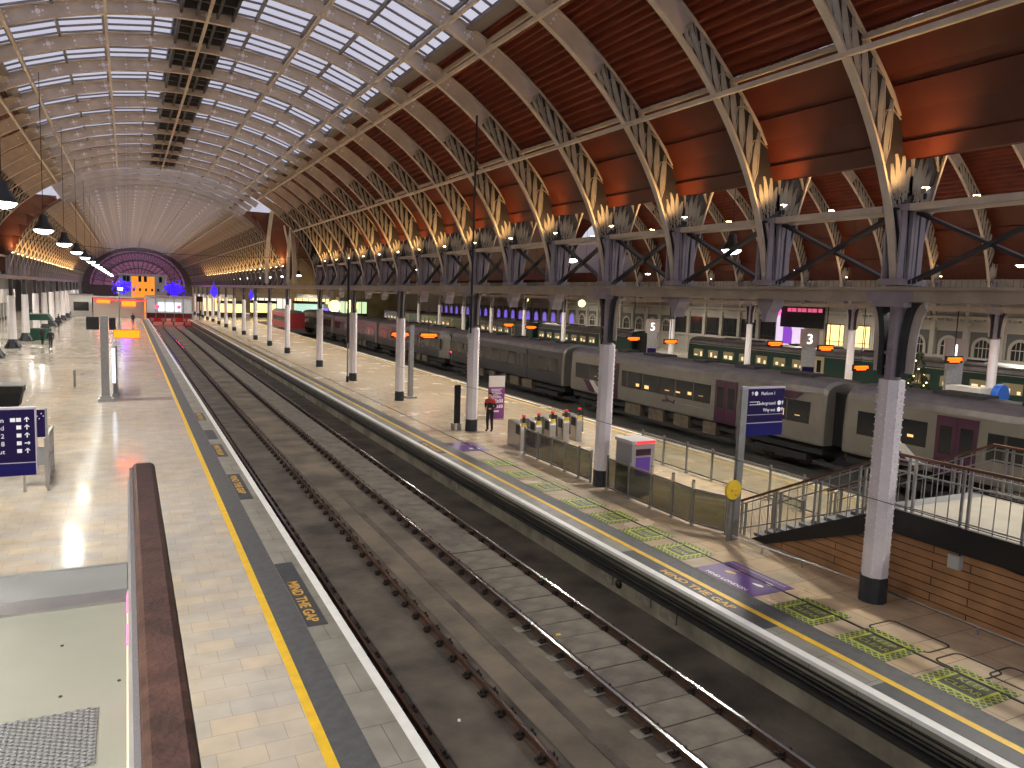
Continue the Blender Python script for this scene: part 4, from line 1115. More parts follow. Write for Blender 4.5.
# ------------------------------------------------------------------ trains
def body_profile(w, z0, zg, zt, n=10):
    P = [(-w, z0+.1), (-w+.03, z0), (w-.03, z0), (w, z0+.1), (w+.02, (z0+zg)/2), (w-.04, zg)]
    for i in range(1, n):
        a = PI*i/n; P.append(((w-.04)*cos(a), zg+(zt-zg)*sin(a)**.8))
    P.append((-w+.04, zg)); P.append((-w-.02, (z0+zg)/2))
    return P
def carriage(y0, y1, xc, label, group, scheme, nose=None):
    t = thing('train_carriage', label, 'train carriage', (xc, y0, 0), 0, group)
    L = y1-y0; w = 1.40; z0, zg, zt = .18, 2.38, 2.95
    purple = scheme == 'purple'
    mbody = M_trainsilver if scheme in ('purple', 'grey') else M_traingreen
    P = body_profile(w, z0, zg, zt)
    ends = [(0.35, L-.35)]
    a, b = .62, L-.62
    if nose == 'near': a = 1.6
    if nose == 'far': b = L-1.6
    MB().extrude(P, 'y', a, b).build('body', M_traingrey if scheme == 'grey' else mbody, t)
    # tapered ends
    e = MB()
    def loft(ya, sa, yb, sb):
        n = len(P); zc = (z0+zg)/2
        vs = [(x*sa, ya, zc+(z-zc)*(sa if z > zc else 1)) for x, z in P]+[(x*sb, yb, zc+(z-zc)*(sb if z > zc else 1)) for x, z in P]
        e = MB(); e.add(vs, [tuple(range(n)), tuple(range(2*n-1, n-1, -1))]+[(i, (i+1) % n, n+(i+1) % n, n+i) for i in range(n)]); e.build('end_fairing', mbody if scheme != 'grey' else M_trainsilver, t)
    loft(a-.0, 1, a-.16 if nose != 'near' else a-1.4, .93 if nose != 'near' else .62)
    loft(b+.0, 1, b+.16 if nose != 'far' else b+1.4, .93 if nose != 'far' else .62)
    # gangway bellows
    MB().box(-.78,.78,-.50,.50,.2,2.45).build('gangway', M_black, t)
    # roof skin
    Rf = [(x, z) for x, z in P if z >= zg-.05]
    Rf = sorted(Rf, key=lambda q: q[0]); Rr = [(x*1.012, z+.012) for x, z in Rf]
    MB().strip(Rr, 'y', a, b).build('roof_skin', M_trainroof, t)
    random.seed(int(y0*10)+3)
    for k in range(5):
        yy = 2+k*(L-4)/5; MB().box(-.55,.45,yy,yy+random.uniform(.8,2.2),zt-.12,zt+.10).build('roof_box', pm('dark_roof_equipment', (.05,.045,.045), .6, var=.3, vscale=5), t)
    # side bands on near side (-x) and far side
    for s in (-1, 1):
        X0, X1 = (s*(w+.005), s*(w+.035))
        x0, x1 = min(X0, X1), max(X0, X1)
        doors = [(L*.26, L*.26+1.5), (L*.72, L*.72+1.5)]
        segs = [(1.2, doors[0][0]-.35), (doors[0][1]+.35, doors[1][0]-.35), (doors[1][1]+.35, L-1.2)]
        if scheme in ('purple', 'grey'):
            for (p, q) in doors:
                d = MB().box(x0,x1,p,q,.22,2.30).build('door', M_trainpurple if purple else M_traingrey, t)
                g = MB()
                for (pp, qq) in ((p+.15,p+.6),(q-.6,q-.15)): g.box(x0-.004,x1+.004,pp,qq,.95,1.95)
                g.build('door_window', M_window, d)
                MB().box(x0-.006,x1+.006,(p+q)/2-.008,(p+q)/2+.008,.24,2.28).build('door_seam', M_black, d)
            for (p, q) in segs:
                g = MB().box(x0,x1,p,q,1.02,1.95).build('window_band', M_window, t)
                fr = MB(); yy = p+1.25
                while yy < q-.5: fr.box(x0-.006,x1+.006,yy-.05,yy+.05,1.0,1.97); yy += 1.45
                if q-p > 1.5: fr.build('mullion', M_traingrey, g)
                if purple:
                    lb = MB(); random.seed(int(p*7)+int(y0)); yy = p+.5
                    while yy < q-.9:
                        if random.random() < .6: lb.box(x0-.002,x1+.002,yy,yy+random.uniform(.2,.45),1.12+random.random()*.2,1.25+random.random()*.25)
                        yy += .9
                    if lb.v: lb.build('lit_seat', em('warm_carriage_light', (1.0,.62,.25), .9), g)
            if s == -1 and purple:
                q = segs[2]
                MB().extrude([(L-3.6,.3),(L-2.9,.3),(L-2.1,1.0),(L-2.8,1.0)], 'x', x0, x1).extrude([(2.0,2.0),(3.6,2.0),(2.9,2.32),(1.6,2.32)], 'x', x0, x1).build('purple_stripe', M_trainpurple, t)
                MB().extrude([(L-4.2,.3),(L-3.65,.3),(L-2.85,1.0),(L-3.3,1.0)], 'x', x0, x1).build('white_stripe', M_whitepanel, t)
                # aircraft emblem
                ym = L*.5
                em_ = MB().extrude([(ym-.55,.62),(ym-.2,.70),(ym+.45,.62),(ym+.5,.72),(ym+.1,.80),(ym+.3,1.0),(ym+.22,1.0),(ym-.1,.79),(ym-.45,.76),(ym-.55,.86),(ym-.62,.86)], 'x', x0-.003, x1)
                em_.build('aircraft_emblem', M_trainpurple, t)
                MB().box(x0,x1,L*.36,L*.45,.66,.72).lathe([(.11,x0),(.11,x1)], 12, (0,L*.47,.69), axis='x').build('faint_lettering', pm('grey_lettering', (.2,.19,.18), .5), t)
        else:
            for (p, q) in doors[:1]:
                d = MB().box(x0,x1,p,p+.95,.15,2.3).build('door', M_cream, t); MB().box(x0-.004,x1+.004,p+.28,p+.68,1.05,2.0).build('door_window', M_window, d)
            q = MB(); g2 = MB(); yy = doors[0][1]+.4
            while yy < L-1.8:
                MB().box(x0,x1,yy,yy+1.25,1.15,1.85).build('window', pm('dim_lit_window', (.05,.05,.04), .1, emit=(1,.72,.35), estr=.14), t)
                g2.box(x0-.002,x1+.002,yy+.1,yy+.1+random.uniform(.2,.5),1.2,1.2+random.uniform(.15,.45)); g2.box(x0-.002,x1+.002,yy+.72,yy+.72+random.uniform(.2,.45),1.25,1.25+random.uniform(.1,.4))
                yy += 2.0
            g2.build('lit_interior', em('warm_coach_light', (1.0,.75,.42), .8), t)
            MB().box(x0,x1,.3,L-.3,2.27,2.31).build('cream_line', pm('pale_train_line', (.42,.40,.32), .4), t)
            MB().box(x0,x1,.3,L-.3,.62,.66).build('grey_line', pm('grey_train_line', (.25,.26,.25), .4), t)
    MB().box(-1.15,1.15,.6,L-.6,-.25,.2).build('underframe', M_traindark, t)
    for k in range(5):
        yy = 4.9+k*(L-11)/5; MB().box(-1.32,1.32,yy,yy+random.uniform(.7,1.6),-.50,.12).build('equipment_box', M_trainbox, t)
    for yb_ in (2.9, L-2.9):
        bg = MB().box(-1.2,1.2,yb_-1.5,yb_+1.5,-.62,-.35).build('bogie', M_traindark, t)
        for dy in (-1.05, 1.05):
            for s in (-1, 1): MB().lathe([(.42,-.06),(.42,.06)], 18, (s*.75, yb_+dy, -.50), axis='x').build('wheel', M_rust, bg)
    return t
TX = 27.32
ys = [0.2, 21.6, 43.0, 64.6, 86, 107.4, 128.8]
tl_ = ['purple and silver train carriage beyond the timber staircase', 'purple and silver carriage with a plane emblem behind the navy signpost', 'dark grey carriage of the train behind the purple banner', 'far grey carriage beyond the red-lit cab noses', 'distant grey carriage, second past the red-lit cab noses', 'distant grey carriage, third past the red-lit cab noses']
for i in range(6):
    sch = 'purple' if i < 2 else 'grey'
    carriage(ys[i], ys[i+1], TX, tl_[i], 'carriages of the purple and silver train', sch, 'far' if i == 2 else 'near' if i == 3 else None)
t = thing('tail_lamp', 'red tail light between the two train cab noses', 'tail lamp', (TX-1.0, 64.0, .9)); MB().lathe([(.12,0),(.12,.05)], 12, axis='y').build('lens', M_redlamp, t); MB().box(-.16,.16,.05,.2,-.16,.16).build('housing', M_black, t)
GX = 49.4
gy = [57.6, 35.4, 13.2]
carriage(35.4, 57.8, GX, 'green train carriage beyond the slim white columns, with a cream end door', 'green train carriages', 'green')
carriage(12.8, 35.2, GX, 'green train carriage with a cream door behind the riveted column', 'green train carriages', 'green')
gl2 = ['green train carriage across the gap past the green train end', 'green train carriage, second past the gap', 'green train carriage, third past the gap', 'green train carriage, fourth past the gap']
for i in range(4): carriage(66+22.3*i, 88+22.3*i, GX, gl2[i], 'green train carriages', 'green')
# boards, numbers on the far platform
def amber(x, y, z, lab, w=1.0):
    t = thing('amber_sign', lab, 'departure sign', (x, y, z), 0, 'amber departure signs over the far platforms')
    MB().box(-w/2,w/2,-.06,.06,-.22,.22).build('case', M_black, t)
    b = MB()
    for zz, f in ((.09,.42),(-.01,.45),(-.11,.3)): b.box(-w*f,w*f,-.08,-.06,zz-.03,zz+.03)
    b.build('led_text', M_led, t); MB().bar((0,0,.22),(0,0,6.1-z),.04,.04).build('hanger', M_black, t)
amber(16.7, 50.0, 3.15, 'amber departure sign over the island platform in front of the third column', 1.35); amber(18.9, 50.3, 3.1, 'amber departure sign over the island platform on the train side', 1.35)
def totem(x, y, num, lab):
    t = thing('platform_number', lab, 'platform sign', (x, y, 0))
    MB().box(-.65,.65,-.08,.08,3.2,4.5).build('panel', pm('pink_grey_panel', (.30,.24,.22), .5), t)
    text_obj('numeral', num, 1.0, em('white_numeral', (1,1,1), 2.0), (0,-.10,3.45), (1,0,0), (0,0,1), t, 'CENTER', .01)
    MB().box(-.45,.45,-.15,.15,0,3.2).build('pier', M_galv, t)
    MB().box(-.4,.4,-.17,-.15,.6,1.8).build('notice', M_signblue, t)
    t.rotation_euler = (0,0,-.55)
totem(43.6, 57.2, '5', 'platform number 5 sign beyond the purple train'); totem(43.6, 38.9, '3', 'platform number 3 sign beside the lit yellow windows'); totem(43.6, 28.1, '1', 'platform number 1 sign by the arched office windows')
for (x, y, z, l) in ((42.2,58.2,2.6,'amber sign beside the platform number 5, tracks side'),(43.2,54.0,2.6,'amber sign beside the platform number 5, stair side'),(42.4,41.0,3.3,'amber sign beside the platform number 3, far side'),(42.6,36.6,3.3,'amber sign beside the platform number 3, near side'),(42.6,27.5,3.3,'amber sign below the platform number 1'),(43,34.0,2.2,'small amber sign by the riveted column on the far platform'),(43,80,2.6,'amber sign further along the far platform beyond the dark grey carriage'),(43,86,2.6,'amber sign at the last bay of the far platform')): amber(x, y, z, l, 1.5)

# blue trolley and cart on the far platform
t = thing('luggage_cart', 'blue and white cart beside a slim white column on the far platform', 'cart', (42.8, 26.6, 0))
MB().box(-.5,.5,-.9,.9,.25,1.5).build('body', pm('cart_blue', (.04,.05,.25), .5), t); MB().box(-.55,.55,-1,1,1.5,1.85).build('cover', M_whitepanel, t)
for s in (-1, 1): MB().lathe([(.28,-.06),(.28,.06)], 14, (s*.52, -.5, .28), axis='x').lathe([(.28,-.06),(.28,.06)], 14, (s*.52, .5, .28), axis='x').build('wheel', M_black, t)
t = thing('hose_reel', 'bright blue round reel beside the luggage cart', 'reel', (43.1, 25.0, 0))
MB().lathe([(.55,-.2),(.6,-.15),(.6,.15),(.55,.2),(.2,.22)], 18, (0,0,1.55), axis='y').build('drum', pm('reel_blue', (.02,.10,.45), .4), t); MB().box(-.1,.1,-.15,.15,0,1.2).build('stand', M_black, t)
# christmas tree near the riveted column on the far platform
t = thing('dark_tree', 'dark conical tree with tiny lights before the green carriage', 'tree', (43.4, 30.2, 0))
tb = MB(); random.seed(11)
for k in range(260):
    z = .6+2.9*random.random()**1.2; r = (3.6-z)*.28*random.uniform(.4,1); a = random.uniform(0, 2*PI); p = Vector((r*cos(a), r*sin(a), z))
    d = Vector((cos(a), sin(a), -.3))*.25; tb.add([p-Vector((0,0,.05)), p+d, p+Vector((0,0,.12))], [(0,1,2)])
o = tb.build('foliage', pm('dark_fir', (.03,.045,.02), .8), t)
MB().lathe([(.08,0),(.05,1.5),(.02,3.4)], 8).build('trunk', M_rust, t)
lt = MB()
for k in range(14):
    z = .8+2.4*random.random(); r = (3.6-z)*.28; a = random.uniform(0, 2*PI); lt.sphere((r*cos(a), r*sin(a), z), .05, 6, 4)
lt.build('fairy_light', em('fairy_light_yellow', (1,.8,.3), 4), t)

# ------------------------------------------------------------------ office front
FX = 66.0
struct('wall_office', MB().box(FX, FX+.5, 5, 200, 0, 9), M_facade)
fx = MB()
for z, d, h in ((7.3,.5,.35),(6.9,.25,.2),(5.55,.3,.22),(5.2,.15,.12),(4.72,.22,.14),(2.0,.25,.25)):
    fx.box(FX-d, FX, 5, 200, z, z+h)
struct('trim_7', fx, M_facade)
dent = MB(); y = 20
while y < 150: dent.box(FX-.22, FX, y, y+.18, 5.40, 5.54); y += .42
struct('trim_8', dent, M_facade)
pier_me = MB().box(-.28,0,-.22,.22,0,5.2).box(-.34,0,-.28,.28,4.5,4.72).box(-.2,0,-.16,.16,5.2,7.3).mesh('pier', M_facade)
panel_me = MB().box(-.06,0,-1.15,1.15,5.85,6.75).box(-.12,0,-1.25,1.25,5.78,5.86).box(-.12,0,-1.25,1.25,6.74,6.82).mesh('frieze_panel', pm('grey_frieze', (.36,.33,.29), .6))
def arch_pts(r, z, n=14): return [(r*cos(PI*i/n), z+r*sin(PI*i/n)) for i in range(n+1)]
def arch_bay():
    d = MB().box(-.05,0,-1.2,1.2,2.2,4.45).mesh('recess', M_facdark)
    s = MB(); o_ = arch_pts(.95,3.1); i_ = arch_pts(.70,3.1)
    for j in range(14):
        a, b, c_, d_ = o_[j], o_[j+1], i_[j+1], i_[j]
        s.add([(-.16,a[0],a[1]),(-.16,b[0],b[1]),(-.16,c_[0],c_[1]),(-.16,d_[0],d_[1]),(0,a[0],a[1]),(0,b[0],b[1]),(0,c_[0],c_[1]),(0,d_[0],d_[1])], [(0,1,2,3),(4,7,6,5),(0,4,5,1),(2,6,7,3),(1,5,6,2),(3,7,4,0)])
    s.box(-.16,0,-.95,-.70,2.2,3.1); s.box(-.16,0,.70,.95,2.2,3.1)
    g = MB().extrude([(-.70,2.2)]+[(p[0],p[1]) for p in reversed(i_)]+[(.70,2.2)], 'x', -.07, -.04)
    m = MB().box(-.10,-.05,-.03,.03,2.2,3.8).box(-.10,-.05,-.7,.7,3.05,3.13).box(-.10,-.05,-.36,-.32,2.2,3.7).box(-.10,-.05,.32,.36,2.2,3.7)
    return d, s.mesh('arch_surround', M_facade), g, m.mesh('glazing_bar', M_facade)
AB = arch_bay()
AG = {k: AB[2].mesh('arch_glass', m) for k, m in (('dark', M_facwin), ('warm', M_litwin), ('purple', em('violet_lit_window', (.25,.16,.9), .9)))}
RG = {k: MB().box(-.04,0,-1.15,1.15,2.3,4.45).mesh('pane', m) for k, m in (('dark', M_facwin), ('yellow', M_litwin), ('green', M_litgreen))}
RM_ = MB().box(-.10,0,-1.2,-1.1,2.2,4.5).box(-.10,0,1.1,1.2,2.2,4.5).box(-.10,0,-.62,-.55,2.3,4.45).box(-.10,0,.55,.62,2.3,4.45).box(-.10,0,-1.2,1.2,2.65,2.72).box(-.1,0,-1.2,1.2,4.4,4.5).mesh('window_frame', M_darkiron)
y = 27.7; i = 0; wn = 0
while y < 170:
    if y < 120: o = obj('trim_%d' % (20+i), pier_me, None, (FX, y-1.55, 0)); o['kind'] = 'structure'
    o = obj('trim_%d' % (100+i), panel_me, None, (FX, y, 0)); o['kind'] = 'structure'
    kind = 'arch'
    if 46.5 < y < 50: kind = 'rectgreen'
    elif 50 < y < 57: kind = 'rectyellow'
    elif 57 <= y < 63.5: kind = None
    elif 63.5 <= y < 82: kind = 'rectdark'
    wn += 1
    if kind and kind.startswith('rect'):
        w = bpy.data.objects.new('window_%d' % wn, RM_); C.objects.link(w); w.location = (FX, y, 0); w['kind'] = 'structure'
        obj('pane', RG[kind[4:]], w)
    elif kind:
        w = bpy.data.objects.new('window_%d' % wn, AB[0]); C.objects.link(w); w.location = (FX, y, 0); w['kind'] = 'structure'
        obj('arch_surround', AB[1], w); obj('glazing_bar', AB[3], w)
        obj('arch_glass', AG['warm' if 84 < y < 88 or 94 < y < 98 else 'purple' if y > 108 else 'dark'], w)
    y += 3.1; i += 1
# tall white display arch with a purple figure panel, pink neon disc
t = thing('white_display_arch', 'tall white arched panel glowing lilac with a dark purple centre on the office front', 'display panel', (FX-.2, 61.5, 0))
wp = [(-1.9,1.0),(1.9,1.0),(1.9,5.3)]+[(1.9*cos(PI*i/10), 5.3+.5*sin(PI*i/10)) for i in range(1, 10)]+[(-1.9,5.3)]
MB().extrude(wp, 'x', -.3, 0).build('panel', em('lilac_lit_panel', (.82,.66,.90), .75), t)
MB().extrude([(-.6,1.4),(.7,1.4),(.7,4.2),(-.3,4.3),(-.6,3.4)], 'x', -.34, -.30).build('figure_print', em('purple_print_glow', (.25,.06,.55), .8), t)
t = thing('pink_neon_disc', 'pink glowing disc beside the white display arch', 'neon sign', (FX-1.2, 62.6, 5.6)); MB().lathe([(.5,-.1),(.5,.1)], 20, axis='x').build('disc', em('hot_pink_glow', (1,.10,.42), 1.6), t); MB().bar((0,0,.7),(0,0,3.3),.05,.05).build('hanger', M_black, t)
t = thing('pink_neon_strip', 'row of pink neon lettering blocks along the dark fascia above the display arch', 'neon sign', (FX-.6, 53.5, 5.5))
b = MB()
for k in range(7): b.box(-.05,.05,3.5+k*.7,3.95+k*.7+.1*(k % 2),.1,.5)
b.build('blocks', em('dim_pink_glow', (.8,.12,.25), .7), t); MB().box(.05,.12,3.2,9.2,-1.6,.8).build('fascia', M_clothblack, t)
# lit yellow lanterns hanging in the far hall, seen through the column bays
for i, (x, y, z, r, l) in enumerate(((60,96,5.6,.55,'round yellow globe light hanging past the barrier column'),(58,110,6.0,.5,'yellow globe light high by the office front'),(40,150,3.4,1.2,'large glowing yellow green kiosk lantern far down the island platform'),(37,152,3.2,1.2,'second glowing yellow green kiosk lantern far down the platform'))):
    t = thing('globe_light', l, 'globe light', (x, y, z)); MB().sphere((0,0,0), r, 12, 8).build('globe', em('yellow_green_globe', (.95,.85,.30), 2.2), t, True); MB().bar((0,0,r),(0,0,r+1.5),.05,.05).build('stem', M_black, t)

# ------------------------------------------------------------------ far end: buffers, end concourse, end gable
def buffer_stop(x, lab):
    t = thing('buffer_stop', lab, 'buffer stop', (x, 148, 0))
    MB().box(-1.35,1.35,0,.3,-.35,.35).build('beam', M_bufferred, t)
    fr = MB()
    for s in (-1, 1): fr.bar((s*.9,.2,-.9),(s*.9,.2,.4),.2,.2); fr.bar((s*.9,.2,.2),(s*.9,2.2,-.95),.16,.16)
    fr.build('frame', M_bufferred, t)
    for s in (-1, 1): MB().lathe([(.16,-.5),(.16,-.1),(.30,-.1),(.30,0)][::-1], 12, (s*.87,-.1,0), axis='y').build('buffer_head', M_steel, t)
    MB().bar((0,.1,.35),(0,.1,2.0),.08,.08).build('lamp_stem', M_black, t)
    l = MB().lathe([(.30,0),(.30,.08)], 16, (0,0,2.3), axis='y').build('red_lamp', M_redlamp, t)
    L = bpy.data.lights.new('buffer_light', 'POINT'); L.energy = 250; L.color = (1,.03,.06); L.shadow_soft_size = .3
    lo = bpy.data.objects.new('buffer_light', L); C.objects.link(lo); lo.location = (x, 147.2, 2.2)
buffer_stop(4.8, 'red buffer stop with a red lamp on the track by the concourse platform'); buffer_stop(8.27, 'red buffer stop with a red lamp on the track by the island platform')
t = thing('end_pavilion', 'glass-fronted white pavilion with a flat roof behind the red buffer stops', 'pavilion', (7.2, 158, 0))
MB().box(-4.0,4.0,0,8,3.6,4.1).build('roof', M_whitepanel, t)
MB().box(-3.9,3.9,.3,7.8,0,.9).build('base_wall', pm('dark_red_wall', (.13,.02,.025), .6), t)
MB().box(-3.9,3.9,.35,.4,.9,3.6).build('glass_front', pm('milky_glass', (.42,.44,.44), .2, emit=(.8,.85,.85), estr=.22), t)
MB().box(-2.0,2.0,.25,.33,1.2,2.9).build('bright_screen', em('white_screen_glow', (.85,.95,1), .9), t)
b = MB()
for k in range(6): b.box(-3.95+k*1.58-.06, -3.95+k*1.58+.06, .2, .36, 0, 3.6)
b.build('mullion', M_galv, t)
t = thing('gateline_screen', 'pale partition with red strip lights and amber signs across the concourse platform end', 'partition', (-1.2, 156, 0))
MB().box(-4.2,4.0,0,.3,0,3.5).build('panel', pm('pale_partition', (.42,.40,.35), .5), t)
MB().box(-4.2,4.6,-.1,0,3.0,3.25).build('red_strip', em('red_strip_light', (1,.04,.06), 1.6), t)
MB().box(-3.6,-1.6,-.2,0,2.6,3.1).build('amber_sign', M_led, t); MB().box(.4,2.6,-.2,0,2.1,3.0).build('amber_sign', M_led, t)
MB().box(-5,4.6,-.5,1.2,3.5,3.75).build('canopy', M_whitepanel, t)
t = thing('side_booth', 'small white booth at the concourse end beside the partition', 'booth', (-7.4, 158, 0))
MB().box(-1.6,1.6,0,3,0,3.8).build('walls', M_whitepanel, t); MB().box(-1.2,1.2,-.05,0,1,2.6).build('window', M_facwin, t); MB().box(-1.8,1.8,-.2,3.2,3.8,4.0).build('roof', M_galv, t)
# end gable
gm = MB(); n = 40; c0 = V1.c; a0, b0 = 11.2, 9.3
ring = [(c0+a0*cos(PI*i/n), 5.5+b0*sin(PI*i/n)) for i in range(n+1)]
gm.extrude(ring+[(c0-a0, 0), (c0+a0, 0)][::1], 'y', YEND, YEND+.3)
struct('wall_end', gm, pm('grey_end_wall', (.16,.13,.13), .7))
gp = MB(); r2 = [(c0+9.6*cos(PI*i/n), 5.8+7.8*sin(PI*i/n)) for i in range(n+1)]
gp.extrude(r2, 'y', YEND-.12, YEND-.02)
w = gp.build('window_end', em('mauve_glow_glass', (.36,.15,.27), .34)); w['kind'] = 'structure'  # purple light on the gable is put into the pane's own glow
tr = MB()
for r in (.3, .5, .72, .95):
    P = [(c0+9.6*r*cos(PI*i/24), 5.8+7.8*r*sin(PI*i/24)) for i in range(25)]
    for p, q in zip(P[:-1], P[1:]): tr.bar((p[0],YEND-.2,p[1]), (q[0],YEND-.2,q[1]), .2, .28)
for i in range(1, 20):
    a = PI*i/20; tr.bar((c0+2.5*cos(a),YEND-.2,5.8+2*sin(a)), (c0+9.5*cos(a),YEND-.2,5.8+7.7*sin(a)), .14, .2)
    rr_ = 8.1; 
    P = [(c0+rr_*cos(a)+.9*cos(u), 5.8+6.5*sin(a)+.8*sin(u)) for u in [2*PI*j/10 for j in range(11)]]
    for p, q in zip(P[:-1], P[1:]): tr.bar((p[0],YEND-.2,p[1]), (q[0],YEND-.2,q[1]), .1, .14)
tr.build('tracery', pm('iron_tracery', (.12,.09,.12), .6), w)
t = thing('orange_glow_facade', 'inner facade with a built-in orange glow, with dark windows under the end gable', 'facade', (3.2, 186, 0))
MB().box(-4.7,-2.3,.05,.4,0,8.0).box(2.3,4.7,.05,.4,0,8.0).box(-4.9,4.9,-.1,.5,8.0,8.4).build('side_wall', M_whitepanel, t)
MB().box(-2.3,2.3,0,.4,0,7.9).build('wall', em('orange_glow_wall', (1.0,.33,.03), .75), t)  # orange light on this wall is put in as emission
b = MB()
for x, z in ((-3.9,6.7),(-3.2,6.7),(-.9,6.7),(0.2,6.7),(3.2,6.7)): b.box(x,x+.6,-.1,0,z,z+1.2)
for x in (-3.2,-2,-.8,.4,1.6,2.8): b.box(x,x+.4,-.1,0,4.7,5.3)
b.build('dark_window', M_clothblack, t)
for x, y, z, lab in ((-.6,176,5.6,'cluster of blue fairy lights beyond the line of pendant lamps'),(8.6,168,5.4,'cluster of blue fairy lights above the end pavilion')):
    t = thing('blue_light_cluster', lab, 'fairy lights', (x, y, z)); b = MB(); random.seed(int(x*3)+20)
    for k in range(240):
        v = Vector((random.gauss(0,.85), random.gauss(0,.4), random.gauss(0,.65))); b.sphere(v, .13, 5, 3)
    o = b.build('bulb', em('deep_blue_bulb', (.04,.01,1.0), 1.2), t); o['kind'] = 'stuff'
    MB().bar((0,0,0),(0,0,6),.05,.05).build('cable', M_black, t)
    L = bpy.data.lights.new('blue_glow', 'POINT'); L.energy = 150; L.color = (.22,.08,1.0); L.shadow_soft_size = 1.2
    lo = bpy.data.objects.new('blue_glow', L); C.objects.link(lo); lo.location = (x, y-1.6, z)
for x, y, z, r, lab in ((13.2,139,5.4,.8,'blue glowing star lantern hung on a far island platform column'),(13.2,96,5.2,.35,'small blue glowing lantern hung on a nearer island platform column')):
    t = thing('blue_lantern', lab, 'lantern', (x, y-.9, z)); b = MB()
    b.lathe([(.05,-1.4*r),(.75*r,-.5*r),(.8*r,.2*r),(.3*r,.9*r),(.04,2.2*r)], 8); b.build('star', em('blue_lantern_glow', (.05,.02,1.0), 1.2), t)
    MB().bar((0,0,2.2*r),(0,0,2.2*r+.6),.04,.04).build('hanger', M_black, t)
t = thing('signal_box_lamp', 'black signal head on a post near the end pavilion', 'signal', (12.0, 152, 0)); MB().box(-.5,.5,-.2,.2,3.3,4.3).build('head', M_black, t); MB().lathe([(.1,0),(.1,3.3)], 8).build('post', M_black, t)
# far hall wall on the island side
struct('wall_side_end', MB().box(-20.2, -8.6, YEND, YEND+.3, 0, 9), M_whitepanel)
struct('wall_transept_side', MB().box(-9.4, -9.2, TR0-.3, TR1+.3, 8.4, 15), M_brown)
struct('wall_far_end', MB().box(13.4, 66, 200, 200.4, 0, 16), pm('warm_far_wall', (.50,.40,.26), .7, var=.3, vscale=.3))
for k, (x, y, w_, h, mt, lab) in enumerate(((17,168,5,3.4,M_litwin,'glowing yellow kiosk at the far island end, first'),(24,172,5,3.6,M_litwin,'glowing yellow kiosk at the far island end, second'),(33,170,6,3.8,M_litgreen,'pale green-lit kiosk at the far end of the platforms'))):
    t = thing('lit_kiosk', lab, 'kiosk', (x, y, 0)); MB().box(0,w_,0,3,0,1).build('counter', M_darkrec, t); MB().box(.1,w_-.1,.1,2.9,1,h-.6).build('lit_panel', mt, t); MB().box(-.2,w_+.2,-.2,3.2,h-.6,h).build('roof', M_clothblack, t)
for k, (x, y, w_, h, mt, lab) in enumerate(((26,186,9,5.0,'w','long white-lit shop unit under the far end wall'),(37,190,8,5.2,'y','warm yellow-lit shop unit under the far end wall'),(47,188,7,4.8,'g','pale green-lit shop unit under the far end wall'),(40,176,4,3.2,'p','violet-lit shop unit in front of the far end wall'),(14.5,180,7,4.6,'y','yellow-lit shop front at the end of the island platform'))):
    m_ = {'w': em('white_shop_light', (1.0,.95,.80), .9), 'y': M_litwin, 'g': em('greenish_shop_light', (.75,.95,.55), .8), 'p': em('violet_shop_light', (.35,.18,1.0), .9)}[mt]
    t = thing('shop_unit', lab, 'shop unit', (x, y, 0)); MB().box(0,w_,0,3,0,.9).build('counter', M_darkrec, t); MB().box(.1,w_-.1,.05,2.9,.9,h-1).build('lit_window', m_, t); MB().box(-.1,w_+.1,-.1,3.1,h-1,h).build('fascia', M_whitepanel, t)
    b = MB(); q = 0
    while q <= w_: b.box(q-.08,q+.08,-.04,.06,.9,h-1); q += 1.4
    b.build('mullion', M_clothblack, t)
mt = thing('red_coach', 'dark red coach side at the far island end', 'coach', (18.6, 118, 0)); MB().box(0,2.6,0,14,.2,2.5).build('body', M_bufferred, mt); MB().box(-.03,0,1,13,1.2,1.9).build('window_band', M_window, mt); MB().extrude([(0,2.5),(.5,2.9),(2.1,2.9),(2.6,2.5)], 'y', 0, 14).build('roof', M_trainroof, mt); mt.location = (21.6, 118, 0)

